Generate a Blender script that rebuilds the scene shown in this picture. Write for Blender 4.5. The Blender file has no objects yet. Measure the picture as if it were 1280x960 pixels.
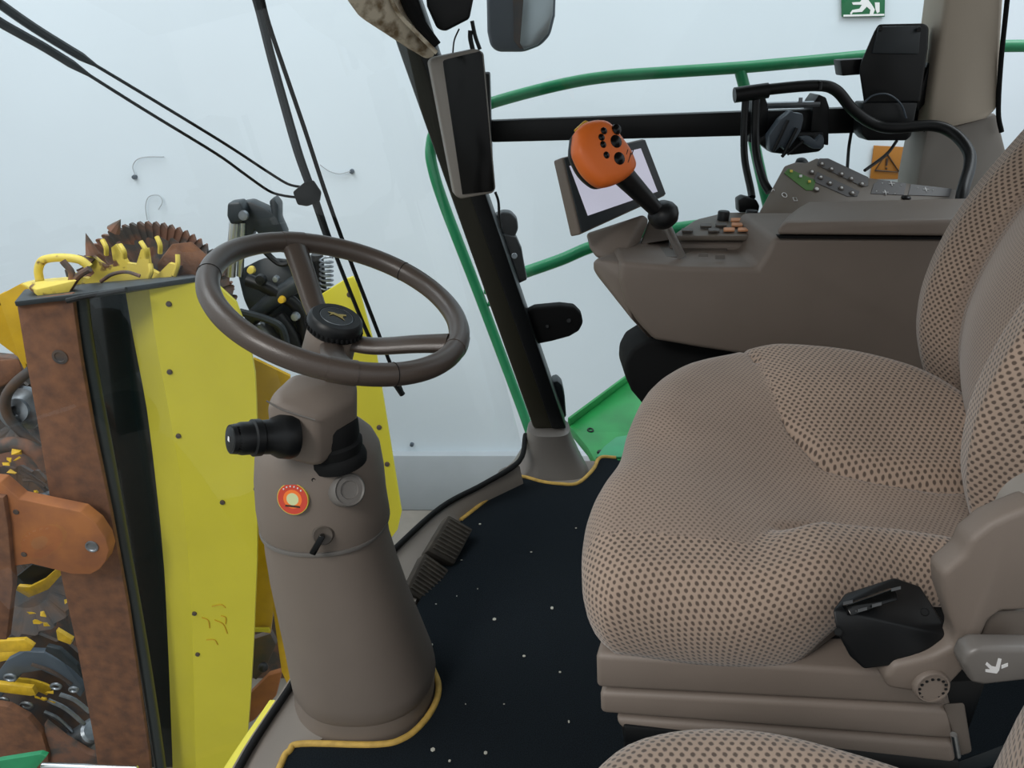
import bpy, bmesh, math, random
from mathutils import Vector as V, Matrix, noise
random.seed(4)
C = bpy.context.scene.collection
PI = math.pi
# ------------------------------------------------------------------ camera
H = 1.12; PITCH = math.radians(25); F = 950.0
FWD = V((0, math.cos(PITCH), -math.sin(PITCH))); UP = V((0, math.sin(PITCH), math.cos(PITCH)))
CAM = V((0, 0, H))
cd = bpy.data.cameras.new('camera'); cd.sensor_width = 36; cd.lens = F/1280*36; cd.clip_start = .02
cam = bpy.data.objects.new('camera', cd); C.objects.link(cam)
cam.location = CAM; cam.rotation_euler = (math.radians(90)-PITCH, 0, 0)
bpy.context.scene.camera = cam

def ray(px, py):
    return V(((px-640)/F, 0, 0)) + UP*((480-py)/F) + FWD
def U(px, py, Y=None, Z=None):
    d = ray(px, py)
    t = Y/d.y if Y is not None else (Z-H)/d.z
    return CAM + d*t
def hit(px, py, P, N):
    d = ray(px, py)
    return CAM + d*((P-CAM).dot(N)/d.dot(N))
def pxm(n, Y, py=480):       # size in metres of n pixels at distance Y
    return n/F*(U(640, py, Y)-CAM).dot(FWD)

# ------------------------------------------------------------------ materials
def srgb(h):
    h = h.lstrip('#'); o = []
    for i in (0, 2, 4):
        c = int(h[i:i+2], 16)/255
        o.append(c/12.92 if c < .04045 else ((c+.055)/1.055)**2.4)
    return tuple(o)
def mat(name, col, rough=.5, metal=0, noise_amt=0, nscale=30, bump=0, bscale=200, col2=None, spec=.5, coat=0, detail=6, ramp=(.35, .65)):
    m = bpy.data.materials.new(name); m.use_nodes = True
    nt = m.node_tree; b = nt.nodes['Principled BSDF']
    c = srgb(col) if isinstance(col, str) else col
    b.inputs['Base Color'].default_value = (*c, 1); b.inputs['Roughness'].default_value = rough
    b.inputs['Metallic'].default_value = metal; b.inputs['Specular IOR Level'].default_value = spec
    b.inputs['Coat Weight'].default_value = coat
    tc = nt.nodes.new('ShaderNodeTexCoord')
    if col2 or noise_amt:
        c2 = srgb(col2) if col2 else tuple(x*(1-noise_amt) for x in c)
        n = nt.nodes.new('ShaderNodeTexNoise'); n.inputs['Scale'].default_value = nscale; n.inputs['Detail'].default_value = detail
        r = nt.nodes.new('ShaderNodeValToRGB'); r.color_ramp.elements[0].position = ramp[0]; r.color_ramp.elements[1].position = ramp[1]
        r.color_ramp.elements[0].color = (*c2, 1); r.color_ramp.elements[1].color = (*c, 1)
        nt.links.new(tc.outputs['Object'], n.inputs['Vector']); nt.links.new(n.outputs['Fac'], r.inputs['Fac'])
        nt.links.new(r.outputs['Color'], b.inputs['Base Color'])
    if bump:
        n2 = nt.nodes.new('ShaderNodeTexNoise'); n2.inputs['Scale'].default_value = bscale; n2.inputs['Detail'].default_value = 3
        bp = nt.nodes.new('ShaderNodeBump'); bp.inputs['Strength'].default_value = bump; bp.inputs['Distance'].default_value = .002
        nt.links.new(tc.outputs['Object'], n2.inputs['Vector']); nt.links.new(n2.outputs['Fac'], bp.inputs['Height'])
        nt.links.new(bp.outputs['Normal'], b.inputs['Normal'])
    return m

def fabric(name, cell, base, dark, rad=.30):
    m = bpy.data.materials.new(name); m.use_nodes = True
    nt = m.node_tree; b = nt.nodes['Principled BSDF']; L = nt.links.new
    b.inputs['Roughness'].default_value = .95; b.inputs['Specular IOR Level'].default_value = .15
    b.inputs['Sheen Weight'].default_value = .25; b.inputs['Sheen Roughness'].default_value = .5
    uv = nt.nodes.new('ShaderNodeUVMap')
    def vm(op, a, bb=None):
        n = nt.nodes.new('ShaderNodeVectorMath'); n.operation = op
        if a is not None: L(a, n.inputs[0])
        if bb is not None: n.inputs[1].default_value = bb
        return n
    sc = vm('MULTIPLY', uv.outputs['UV'], (1/cell, 1/(cell*1.25), 1))
    ds = []
    for off in ((0, 0, 0), (.5, .5, 0)):
        a = vm('ADD', sc.outputs[0], off); f = vm('FRACTION', a.outputs[0]); s = vm('SUBTRACT', f.outputs[0], (.5, .5, 0))
        s2 = vm('MULTIPLY', s.outputs[0], (1, 1.25, 0)); l = vm('LENGTH', s2.outputs[0]); ds.append(l.outputs['Value'])
    mn = nt.nodes.new('ShaderNodeMath'); mn.operation = 'MINIMUM'; L(ds[0], mn.inputs[0]); L(ds[1], mn.inputs[1])
    n = nt.nodes.new('ShaderNodeTexNoise'); n.inputs['Scale'].default_value = 2.2/cell; L(uv.outputs['UV'], n.inputs['Vector'])
    ad = nt.nodes.new('ShaderNodeMath'); ad.operation = 'MULTIPLY_ADD'; L(n.outputs['Fac'], ad.inputs[0]); ad.inputs[1].default_value = .22; L(mn.outputs[0], ad.inputs[2])
    r = nt.nodes.new('ShaderNodeValToRGB'); r.color_ramp.elements[0].position = rad; r.color_ramp.elements[1].position = rad+.13
    r.color_ramp.elements[0].color = (*srgb(dark), 1); r.color_ramp.elements[1].color = (*srgb(base), 1)
    L(ad.outputs[0], r.inputs['Fac']); 
    tc = nt.nodes.new('ShaderNodeTexCoord'); n3 = nt.nodes.new('ShaderNodeTexNoise'); n3.inputs['Scale'].default_value = 7; L(tc.outputs['Object'], n3.inputs['Vector'])
    mr = nt.nodes.new('ShaderNodeMapRange'); mr.inputs['From Min'].default_value = .3; mr.inputs['From Max'].default_value = .7
    mr.inputs['To Min'].default_value = .86; mr.inputs['To Max'].default_value = 1.06; L(n3.outputs['Fac'], mr.inputs['Value'])
    mx = nt.nodes.new('ShaderNodeMix'); mx.data_type = 'RGBA'; mx.blend_type = 'MULTIPLY'; mx.inputs['Factor'].default_value = 1
    L(r.outputs['Color'], mx.inputs[6]); L(mr.outputs[0], mx.inputs[7]); L(mx.outputs[2], b.inputs['Base Color'])
    bp = nt.nodes.new('ShaderNodeBump'); bp.inputs['Strength'].default_value = .5; bp.inputs['Distance'].default_value = .003
    L(r.outputs['Color'], bp.inputs['Height']); L(bp.outputs['Normal'], b.inputs['Normal'])
    return m

M = {}
M['taupe'] = mat('taupe_plastic', '#776c63', .55, bump=.12, bscale=900, noise_amt=.06, nscale=9)
M['taupe_dark'] = mat('taupe_plastic_dark', '#5c544d', .5, bump=.1, bscale=900)
M['taupe_grey'] = mat('taupe_plastic_grey', '#6c6864', .4)
M['pillar'] = mat('pillar_trim', '#b3a797', .6, bump=.1, bscale=700)
M['pillar_low'] = mat('pillar_trim_lower', '#88827b', .6)
M['wheel'] = mat('wheel_leather', '#483f39', .32, bump=.15, bscale=700)
M['black'] = mat('black_plastic', '#0f1113', .42, spec=.35)
M['black_soft'] = mat('black_rubber', '#0e0f10', .8, spec=.25)
M['black_gloss'] = mat('black_gloss', '#050607', .22, spec=.3)
M['dark_steel'] = mat('dark_steel', '#272f34', .45, noise_amt=.4, nscale=12)
M['slate'] = mat('slate_plastic', '#4a545e', .45)
M['carpet'] = mat('black_carpet', '#20272d', .97, bump=1, bscale=1500, col2='#14191d', nscale=500, spec=.1)
M['piping'] = mat('yellow_piping', '#c8a24e', .7, noise_amt=.25, nscale=60)
M['sill'] = mat('sill_plastic', '#837b73', .55, noise_amt=.1, nscale=6)
M['green'] = mat('green_paint', '#2a9060', .35, noise_amt=.15, nscale=14)
M['green_plat'] = mat('green_platform_paint', '#1f8f45', .35, noise_amt=.3, nscale=8)
M['yellow'] = mat('yellow_paint', '#d4c938', .4, noise_amt=.07, nscale=4)
M['yellow_side'] = mat('yellow_paint_side', '#cfa516', .4, noise_amt=.2, nscale=9)
M['yellow_worn'] = mat('worn_yellow_paint', '#dbc455', .5, col2='#6b4a35', nscale=16, ramp=(.37, .42))
M['rust'] = mat('rusty_steel', '#83593f', .85, col2='#5f4234', nscale=22, bump=.5, bscale=120, detail=10, ramp=(.3, .7))
M['rust_light'] = mat('rusty_steel_light', '#a8693a', .8, col2='#8a5638', nscale=9, detail=9)
M['rust_dark'] = mat('rusty_steel_dark', '#7a5746', .8, col2='#4b4744', nscale=11, detail=9, ramp=(.42, .58))
M['steel'] = mat('worn_steel', '#9aa0a6', .35, metal=.8, noise_amt=.4, nscale=20)
M['chrome'] = mat('chrome', '#d8dde0', .3, metal=1)
M['darkgreen'] = mat('dark_green_panel', '#1a2829', .18, coat=.3)
M['tube_dark'] = mat('dark_painted_tube', '#2a3436', .28)
M['orange'] = mat('orange_plastic', '#f0762c', .4)
M['yellow_btn'] = mat('yellow_button', '#e0b020', .4)
M['screen'] = mat('pale_glow_screen', '#c3c4d8', .2)
sb_ = M['screen'].node_tree.nodes['Principled BSDF']; sb_.inputs['Emission Color'].default_value = (.80, .80, .95, 1); sb_.inputs['Emission Strength'].default_value = .38  # faint glow added to keep the blank screen pale
M['white'] = mat('white_print', '#e6e6e6', .5)
M['orange_print'] = mat('orange_print', '#d99a70', .5)
M['green_print'] = mat('green_print', '#4f7d3a', .5)
M['panel'] = mat('keypad_face', '#6b6258', .5)
M['panel_dark'] = mat('keypad_face_dark', '#5c5b5c', .5)
M['btn'] = mat('keypad_button', '#57504a', .5)
M['dust'] = mat('dusty_trim', '#d6cbb6', .9, col2='#7d6a50', nscale=26, detail=12, ramp=(.38, .52))
M['mirror'] = mat('mirror_glass', '#b9c4ca', .3, metal=1)
M['olive'] = mat('olive_black_pillar', '#262418', .5)
M['signgreen'] = mat('sign_green', '#15683f', .5)
M['signamber'] = mat('sign_amber', '#a0671c', .5)
M['signblack'] = mat('sign_black', '#3a2415', .6)
M['red'] = mat('sticker_red', '#c5412c', .5)
M['stk_yel'] = mat('sticker_yellow', '#d8c24a', .5)
M['white_soft'] = mat('sticker_cream', '#c9cf9c', .6)
M['gold_dim'] = mat('emblem_gold', '#8d7f45', .45)
M['pedal'] = mat('pedal_rubber', '#3f3830', .85, noise_amt=.4, nscale=40)
M['pedal_lit'] = mat('pedal_rubber_rib_lit', '#575047', .85, noise_amt=.4, nscale=50)  # lit copy of the pedal rubber, brightness of the ribs put into the colour
M['crumb'] = mat('crumb', '#a9a79c', .9)
M['knife'] = mat('knife_yellow', '#e0b52c', .45, noise_amt=.25, nscale=30)
M['grime'] = mat('grimy_steel', '#3b3d40', .5, col2='#5a4638', nscale=12, detail=9)
M['fab_c'] = fabric('seat_fabric_fine', .0068, '#948376', '#6c5e55', .27)
M['fab_b'] = fabric('seat_fabric_coarse', .0087, '#9d8a7b', '#564a42', .28)
M['wall'] = mat('white_tent_wall', '#d6e1e9', .8, noise_amt=.045, nscale=.7, bump=.6, bscale=3)
M['wall_skirt'] = mat('grey_wall_skirt', '#a9afb4', .8, noise_amt=.08, nscale=4)
M['concrete'] = mat('concrete_ground', '#8f887f', .9, noise_amt=.3, nscale=3)
M['liner'] = mat('roof_liner', '#8c857c', .9)
g = bpy.data.materials.new('clear_glass'); g.use_nodes = True; nt = g.node_tree; nt.nodes.clear()
o_ = nt.nodes.new('ShaderNodeOutputMaterial'); mx = nt.nodes.new('ShaderNodeMixShader'); geo = nt.nodes.new('ShaderNodeNewGeometry'); dt = nt.nodes.new('ShaderNodeVectorMath'); dt.operation = 'DOT_PRODUCT'
nt.links.new(geo.outputs['Incoming'], dt.inputs[0]); nt.links.new(geo.outputs['Normal'], dt.inputs[1])
def mth(op, a, b=None, c=None):
    n = nt.nodes.new('ShaderNodeMath'); n.operation = op
    for k, q in enumerate((a, b, c)):
        if q is None: continue
        if isinstance(q, (int, float)): n.inputs[k].default_value = q
        else: nt.links.new(q, n.inputs[k])
    return n.outputs[0]
fr_out = mth('MULTIPLY_ADD', mth('POWER', mth('SUBTRACT', 1.0, mth('ABSOLUTE', dt.outputs['Value'])), 5.0), .5, .035)
tr = nt.nodes.new('ShaderNodeBsdfTransparent'); tr.inputs[0].default_value = (.93, .96, .955, 1); gl = nt.nodes.new('ShaderNodeBsdfGlossy'); gl.inputs['Roughness'].default_value = .0
nt.links.new(fr_out, mx.inputs[0]); nt.links.new(tr.outputs[0], mx.inputs[1]); nt.links.new(gl.outputs[0], mx.inputs[2]); nt.links.new(mx.outputs[0], o_.inputs[0])
M['glass'] = g

# ------------------------------------------------------------------ object helpers
def thing(name, label, cat, loc, group=None):
    o = bpy.data.objects.new(name, None); C.objects.link(o); o.location = loc; o.empty_display_size = .05
    o['label'] = label; o['category'] = cat
    if group: o['group'] = group
    return o
def wloc(o):
    p = V((0, 0, 0))
    while o: p += o.location; o = o.parent
    return p
def obj(name, bm, m, parent=None, smooth=True, label=None, angle=40):
    me = bpy.data.meshes.new(name)
    bmesh.ops.recalc_face_normals(bm, faces=bm.faces) if not getattr(bm, '_keep', False) else None
    lo = V([min(v.co[i] for v in bm.verts) for i in range(3)]); hi = V([max(v.co[i] for v in bm.verts) for i in range(3)])
    c = (lo+hi)/2
    if parent is None: c.z = lo.z
    for v in bm.verts: v.co -= c
    if smooth:
        for f in bm.faces: f.smooth = True
        ca = math.radians(angle)
        for e in bm.edges:
            if len(e.link_faces) == 2 and e.calc_face_angle(0) > ca: e.smooth = False
    bm.to_mesh(me); bm.free()
    o = bpy.data.objects.new(name, me); C.objects.link(o)
    for mm in (m if isinstance(m, (list, tuple)) else [m]): me.materials.append(M[mm])
    if parent: o.parent = parent; o.location = c - wloc(parent)
    else: o.location = c
    if label: o['label'] = label
    return o
def tag(o, label, cat, group=None):
    o['label'] = label; o['category'] = cat
    if group: o['group'] = group
    return o
def struct(o): o['kind'] = 'structure'; return o

def BM(): return bmesh.new()
def bevel(bm, w, seg=2, geom=None):
    es = geom or [e for e in bm.edges if len(e.link_faces) == 2 and e.calc_face_angle(0) > .3]
    bmesh.ops.bevel(bm, geom=es, offset=w, segments=seg, profile=.5, affect='EDGES', clamp_overlap=True)
def merge(dst, src):
    me = bpy.data.meshes.new('tmp'); src.to_mesh(me); src.free(); dst.from_mesh(me); bpy.data.meshes.remove(me)
    return dst
def poly(pts, vec, bev=0, seg=2):
    bm = BM(); vs = [bm.verts.new(p) for p in pts]; f = bm.faces.new(vs)
    r = bmesh.ops.extrude_face_region(bm, geom=[f])
    for v in r['geom']:
        if isinstance(v, bmesh.types.BMVert): v.co += V(vec)
    bmesh.ops.recalc_face_normals(bm, faces=bm.faces)
    if bev: bevel(bm, bev, seg)
    return bm
def ppx(pts, Y, th, bev=0, seg=2):     # outline seen at distance Y, given real thickness th away from it
    return poly([U(a, b, Y) for a, b in pts], (0, th, 0), bev, seg)
def pp3(pts, vec, bev=0, seg=2):       # (px,py,Y) corners
    return poly([U(a, b, y) for a, b, y in pts], vec, bev, seg)
def hull(pts, bev=0, seg=2):
    bm = BM()
    for p in pts: bm.verts.new(p)
    r = bmesh.ops.convex_hull(bm, input=bm.verts)
    bmesh.ops.delete(bm, geom=list({e for e in r['geom_interior']+r['geom_unused'] if isinstance(e, bmesh.types.BMVert)}), context='VERTS')
    bmesh.ops.dissolve_limit(bm, angle_limit=.02, verts=bm.verts, edges=bm.edges)
    bmesh.ops.recalc_face_normals(bm, faces=bm.faces)
    if bev: bevel(bm, bev, seg)
    return bm
def hpx(pts, bev=0, seg=2): return hull([U(a, b, y) for a, b, y in pts], bev, seg)
def box(lo, hi, bev=0, seg=2):
    return hull([V((x, y, z)) for x in (lo[0], hi[0]) for y in (lo[1], hi[1]) for z in (lo[2], hi[2])], bev, seg)
def catmull(pts, n=8):
    if len(pts) < 3 or n <= 1: return [V(p) for p in pts]
    P = [V(p) for p in pts]; P = [P[0]*2-P[1]] + P + [P[-1]*2-P[-2]]; out = []
    for i in range(1, len(P)-2):
        a, b, c, d = P[i-1:i+3]
        for k in range(n):
            t = k/n; out.append(.5*((2*b)+(c-a)*t+(2*a-5*b+4*c-d)*t*t+(3*b-a-3*c+d)*t**3))
    out.append(P[-2]); return out
def tube(pts, r, n=8, seg=12, closed=False, flat=1.0, flatdir=None):
    P = catmull(pts, n) if not closed else [V(p) for p in pts]
    R = r if callable(r) else (lambda t: r)
    bm = BM(); rings = []; N = len(P)
    u = None
    for i, p in enumerate(P):
        t = (P[(i+1) % N]-P[i-1]) if closed else (P[min(i+1, N-1)]-P[max(i-1, 0)])
        t.normalize()
        if flatdir is not None: u = t.cross(V(flatdir)).normalized()
        elif u is None: u = t.orthogonal().normalized()
        else: u = (u - t*u.dot(t)).normalized()
        w = t.cross(u); rr = R(i/(N-1))
        rings.append([bm.verts.new(p+u*math.cos(2*PI*k/seg)*rr+w*math.sin(2*PI*k/seg)*rr*flat) for k in range(seg)])
    for i in range(N if closed else N-1):
        a, b = rings[i], rings[(i+1) % N]
        off = 0
        if closed and i == N-1:
            off = min(range(seg), key=lambda o: (a[0].co-b[o].co).length)
        for k in range(seg):
            bm.faces.new((a[k], a[(k+1) % seg], b[(k+1+off) % seg], b[(k+off) % seg]))
    if not closed: bm.faces.new(rings[0][::-1]); bm.faces.new(rings[-1])
    bmesh.ops.recalc_face_normals(bm, faces=bm.faces)
    return bm
def tpx(pts, Y, rpx, n=8, seg=10):
    return tube([U(a, b, Y) for a, b in pts], pxm(rpx, Y, pts[0][1]), n, seg)
def lathe(base, axis, prof, seg=32, sx=1.0):   # prof: (radius, height along axis)
    A = V(axis).normalized(); u = A.orthogonal().normalized()
    if abs(A.z) > .5: u = (V((1, 0, 0))-A*A.x).normalized()
    w = A.cross(u); bm = BM(); rings = []
    for r, h in prof:
        if r < 1e-5: rings.append([bm.verts.new(V(base)+A*h)])
        else: rings.append([bm.verts.new(V(base)+A*h+(u*math.cos(2*PI*k/seg)+w*sx*math.sin(2*PI*k/seg))*r) for k in range(seg)])
    for a, b in zip(rings, rings[1:]):
        for k in range(seg):
            k2 = (k+1) % seg
            q = [a[k % len(a)], a[k2 % len(a)], b[k2 % len(b)], b[k % len(b)]]
            q = list(dict.fromkeys(q))
            if len(q) > 2:
                try: bm.faces.new(q)
                except ValueError: pass
    for rg in (rings[0], rings[-1]):
        if len(rg) > 2: bm.faces.new(rg)
    bmesh.ops.recalc_face_normals(bm, faces=bm.faces)
    return bm
def cyl(a, b, r, bev=0, seg=24):
    a = V(a); b = V(b); L = (b-a).length; bv = min(bev, r*.9)
    return lathe(a, b-a, [(0, 0), (r-bv, 0), (r, bv), (r, L-bv), (r-bv, L), (0, L)] if bv else [(0, 0), (r, 0), (r, L), (0, L)], seg)
def ball(c, r, s=(1, 1, 1), seg=16):
    bm = BM(); bmesh.ops.create_uvsphere(bm, u_segments=seg, v_segments=seg//2, radius=r)
    for v in bm.verts: v.co = V((v.co.x*s[0], v.co.y*s[1], v.co.z*s[2]))+V(c)
    return bm
def loft(rings, cap=True):
    bm = BM(); R = [[bm.verts.new(p) for p in r] for r in rings]; n = len(R[0])
    for a, b in zip(R, R[1:]):
        for k in range(n): bm.faces.new((a[k], a[(k+1) % n], b[(k+1) % n], b[k]))
    if cap: bm.faces.new(R[0][::-1]); bm.faces.new(R[-1])
    bmesh.ops.recalc_face_normals(bm, faces=bm.faces)
    return bm
def interp(tab, x):
    if x <= tab[0][0]: return tab[0][1]
    for (a, b), (c, d) in zip(tab, tab[1:]):
        if x <= c: return b+(d-b)*(x-a)/(c-a)
    return tab[-1][1]
def sstep(a, b, x):
    t = min(1, max(0, (x-a)/(b-a))); return t*t*(3-2*t)

# ================================================================== THE SETTING
# hall
wl = box((-9, 4.46, -1.46), (9, 4.6, 5)); struct(obj('wall_back', wl, 'wall'))
sk = hull([U(p, q, 4.43) for p, q in ((-900, 515), (2200, 640), (2200, 900), (-900, 900))]+[U(p, q, 4.45) for p, q in ((-900, 515), (2200, 640), (2200, 900), (-900, 900))])
bm = box((-9, 4.40, -1.9), (9, 4.58, -1.46), .01); struct(obj('baseboard_back', bm, 'wall_skirt'))
struct(obj('ground', box((-9, -6, -2.0), (9, 4.6, -1.9)), 'concrete'))

# glass outline (bottom of the windscreen)
seal_px = [(300, 960, .02), (370, 850, .03), (437, 742, .04), (480, 701, .045), (550, 637, .05), (606, 606, .06), (649, 578, .08)]
seal = [U(a, b, Z=z) for a, b, z in seal_px]
seal = [V((-.46, .45, .02)), V((-.455, .68, .02))]+seal+[U(657, 545, 1.86)]
tabx = [(p.y, p.x) for p in seal]
def xb(y): return interp(tabx, y)
def xg(y, z): return xb(y) - .235*(z-.04)
def onglass(px, py, off=.03):
    d = ray(px, py); lo, hi = .3, 3.0
    f = lambda t: (CAM+d*t).x - (xg((CAM+d*t).y, (CAM+d*t).z)-off)
    for _ in range(50):
        m = (lo+hi)/2
        if f(m) > 0: lo = m
        else: hi = m
    return CAM+d*lo
# windscreen
bm = BM(); ys = [.2+(1.86-.2)*i/24 for i in range(25)]; zs = [.05+(1.7-.05)*j/12 for j in range(13)]
def smx(y, z):
    return sum(xg(y+dy, z) for dy in (-.1, -.05, 0, .05, .1))/5
gr = [[bm.verts.new((smx(y, z), y, z)) for z in zs] for y in ys]
for i in range(24):
    for j in range(12): bm.faces.new((gr[i][j], gr[i+1][j], gr[i+1][j+1], gr[i][j+1]))
struct(obj('window_1', bm, 'glass'))
# right side window pane (between the two right-hand pillars)
bm = BM(); q = [U(668, 540, 1.9), U(1140, 540, 1.9), V((1.0, 1.9, 1.7)), V((-.42, 1.9, 1.7))]
bm.faces.new([bm.verts.new(p) for p in q]); struct(obj('window_2', bm, 'glass', smooth=False))
struct(obj('trim_1', tube([p+V((0, 0, .004)) for p in seal], .007, 6), 'black_soft'))
# sill between the glass and the mat
inner = [U(a, b, Z=.012) for a, b in ((330, 1000), (350, 960), (400, 925), (470, 925), (530, 890), (545, 840), (575, 651), (654, 596), (700, 606), (741, 586))]
bm = BM()
outer = seal[:-1]
ring_o = catmull(outer, 6)
def nearest_in(p): 
    t = [(q.y, q.x) for q in [V((-.36, .2, 0)), V((-.38, .87, 0)), V((-.30, .96, 0)), V((-.2, 1.3, 0)), V((-.13, 1.577, 0)), V((.033, 1.77, 0)), V((.06, 1.84, 0)), V((.10, 2, 0))]]
    return V((max(interp(t, p.y), p.x+.012), p.y, .006))
a_ = [bm.verts.new(p+V((-.03, 0, -.06))) for p in ring_o]; b_ = [bm.verts.new(p+V((-.012, 0, .002))) for p in ring_o]
c_ = [bm.verts.new(p.lerp(nearest_in(p), .15)+V((0, 0, -.002))) for p in ring_o]
d_ = [bm.verts.new(nearest_in(p)+V((0, 0, .006))) for p in ring_o]; e_ = [bm.verts.new(nearest_in(p)+V((0, 0, -.04))) for p in ring_o]
for s1, s2 in ((a_, b_), (b_, c_), (c_, d_), (d_, e_), (e_, a_)):
    for i in range(len(ring_o)-1): bm.faces.new((s1[i], s1[i+1], s2[i+1], s2[i]))
struct(obj('trim_2', bm, 'sill'))
# cab floor slab following the glass line, and roof
fl = [V((x+.01, y, -.03)) for x, y in [(p.x, p.y) for p in seal[:-1]]]+[V((.10, 1.88, -.03)), V((1.25, 1.88, -.03)), V((1.25, .2, -.03)), V((-.44, .2, -.03))]
struct(obj('floor', poly(fl, (0, 0, .03)), 'sill'))
struct(obj('ceiling', box((-.85, .15, 1.72), (1.3, 2.0, 1.80), .02), 'liner'))
struct(obj('wall_rear', box((1.25, .2, -.03), (1.3, 1.9, .75), .01), 'pillar_low'))
# front right pillar
pil = [(440, -110), (482, -110), (536, 30), (707, 534), (669, 534), (498, 62)]
struct(obj('trim_3', ppx([(440, -110), (470, -110), (529, 60), (694, 536), (667, 536), (498, 62)], 1.85, .07, .006), 'olive'))
struct(obj('trim_4', ppx([(466, -110), (486, -110), (545, 62), (708, 536), (690, 536), (523, 62)], 1.84, .09, .004), 'black'))
# pillar foot cover
rings = []
for py, xl, xr, Y in ((534, 660, 712, 1.86), (548, 657, 716, 1.86), (565, 651, 724, 1.85), (582, 640, 733, 1.84), (598, 622, 742, 1.82)):
    z = U(690, py, Y).z; l = U(xl, py, Y).x; r = U(xr, py, Y).x; cx = (l+r)/2; w = (r-l)/2; ry = .055+.03*((r-l)-.08)
    rings.append([V((cx+w*math.copysign(abs(math.cos(t))**.7, math.cos(t)), Y+ry*math.copysign(abs(math.sin(t))**.7, math.sin(t)), z)) for t in [2*PI*k/40 for k in range(40)]])
last = rings[-1]; rings.append([V((p.x, p.y, -.01)) for p in last])
struct(obj('trim_5', loft(rings), 'taupe_grey', label='grey cover around the foot of the pillar'))
# right rear pillar
struct(obj('trim_6', pp3([(1192, -90, 1.75), (1182, 0, 1.75), (1160, 160, 1.75), (1172, 165, 1.75), (1236, 148, 1.72), (1247, 138, 1.75), (1256, 0, 1.75), (1262, -90, 1.75)], (0, .10, 0), .012, 3), 'pillar'))
struct(obj('trim_7', pp3([(1159, 162, 1.755), (1146, 226, 1.755), (1138, 300, 1.755), (1138, 420, 1.755), (1300, 420, 1.755), (1262, 200, 1.755), (1247, 140, 1.755), (1232, 147, 1.755), (1172, 163, 1.755)], (0, .10, 0), .01, 2), 'pillar_low'))
struct(obj('trim_8', tube([U(a, b, 1.74) for a, b in ((1268, -90), (1259, 0), (1251, 80), (1248, 140), (1252, 165))], .005, 6), 'black_soft'))
struct(obj('trim_9', tube([U(a, b, 1.77) for a, b in ((1192, -90), (1181, 0), (1168, 110), (1158, 165), (1145, 228))], .006, 6), 'black_soft'))

# ================================================================== FLOOR MAT
mat_px = [(335, 985), (350, 960), (362, 940), (378, 931), (470, 932), (505, 924), (530, 903), (545, 878), (548, 856), (540, 835)]
mp = [U(a, b, Z=.012) for a, b in mat_px]
back = [U(520, 760, Z=.012), U(576, 651, Z=.012), U(640, 601, Z=.012), U(654, 597, Z=.012), U(677, 603, Z=.012), U(700, 606, Z=.012), U(722, 605, Z=.012), U(741, 588, Z=.012), U(750, 573, Z=.012), U(770, 573, Z=.012)]
bound = mp+back+[V((.3, 1.86, .012)), V((1.1, 1.86, .012)), V((1.1, .25, .012)), V((-.36, .25, .012)), V((-.39, .7, .012))]
t = thing('floor_mat', 'black carpet floor mat with yellow edging covering the cab floor', 'mat', (.2, 1, 0))
obj('carpet', poly([V((p.x, p.y, .002)) for p in bound], (0, 0, .012)), 'carpet', t, smooth=False)
obj('edging', tube([V((p.x, p.y, .014)) for p in [V((-.39, .7, 0))]+mp[1:]], .006, 6), 'piping', t, label='yellow edging')
obj('edging', tube([V((p.x, p.y, .014)) for p in back[1:]], .0055, 6), 'piping', t, label='yellow edging')
bm = BM()
for px, py in ((597, 736), (571, 745), (618, 774), (545, 755), (582, 880), (541, 937), (562, 951), (607, 941), (540, 806), (664, 690), (711, 902), (655, 820), (690, 760), (600, 655), (720, 660), (577, 700), (630, 880), (700, 840)):
    p = U(px, py, Z=.016); r = random.uniform(.0012, .0028)
    merge(bm, ball(p, r, (random.uniform(.8, 2), random.uniform(.8, 2), .5), 6))
o = tag(obj('crumbs', bm, 'crumb'), 'pale crumbs scattered over the black floor mat', 'crumbs'); o['kind'] = 'stuff'

# ================================================================== STEERING COLUMN
t = thing('steering_column', 'taupe steering column rising from the cab floor under the wheel', 'steering column', (-.21, 1.03, .012))
def rings_px(tab, Y, k=.92, n=48, e=.9, lean=0):
    out = []
    for py, xl, xr in tab:
        a = U(xl, py, Y); b = U(xr, py, Y); cx = (a.x+b.x)/2; w = (b.x-a.x)/2
        out.append([V((cx+w*math.copysign(abs(math.cos(q))**e, math.cos(q)), Y+w*k*math.copysign(abs(math.sin(q))**e, math.sin(q)), a.z)) for q in [2*PI*j/n for j in range(n)]])
    return out
YC = 1.04
r0 = rings_px([(868, 370, 543), (856, 371, 543), (835, 376, 538)], YC); r0[0] = [V((p.x, p.y, .004)) for p in r0[0]]
obj('foot_flange', loft(r0), 'taupe', t)
obj('lower_shroud', loft(rings_px([(846, 374, 540), (838, 369, 544), (825, 366, 541), (790, 359, 527), (750, 350, 511), (710, 341, 497), (675, 335, 486), (650, 332, 482)], YC)), 'taupe', t)
obj('upper_shroud', loft(rings_px([(648, 329, 485), (644, 327, 486), (620, 323, 482), (590, 321, 479), (562, 322, 474), (548, 326, 466), (538, 336, 455), (533, 352, 440)], YC, .9)), 'taupe', t)
def front(px, py, Yc, rx, cxpx, extra=.0):    # point on the camera side of an upright oval post
    return None
def surf(px, py, Y0=.90):
    return U(px, py, Y0)
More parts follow.
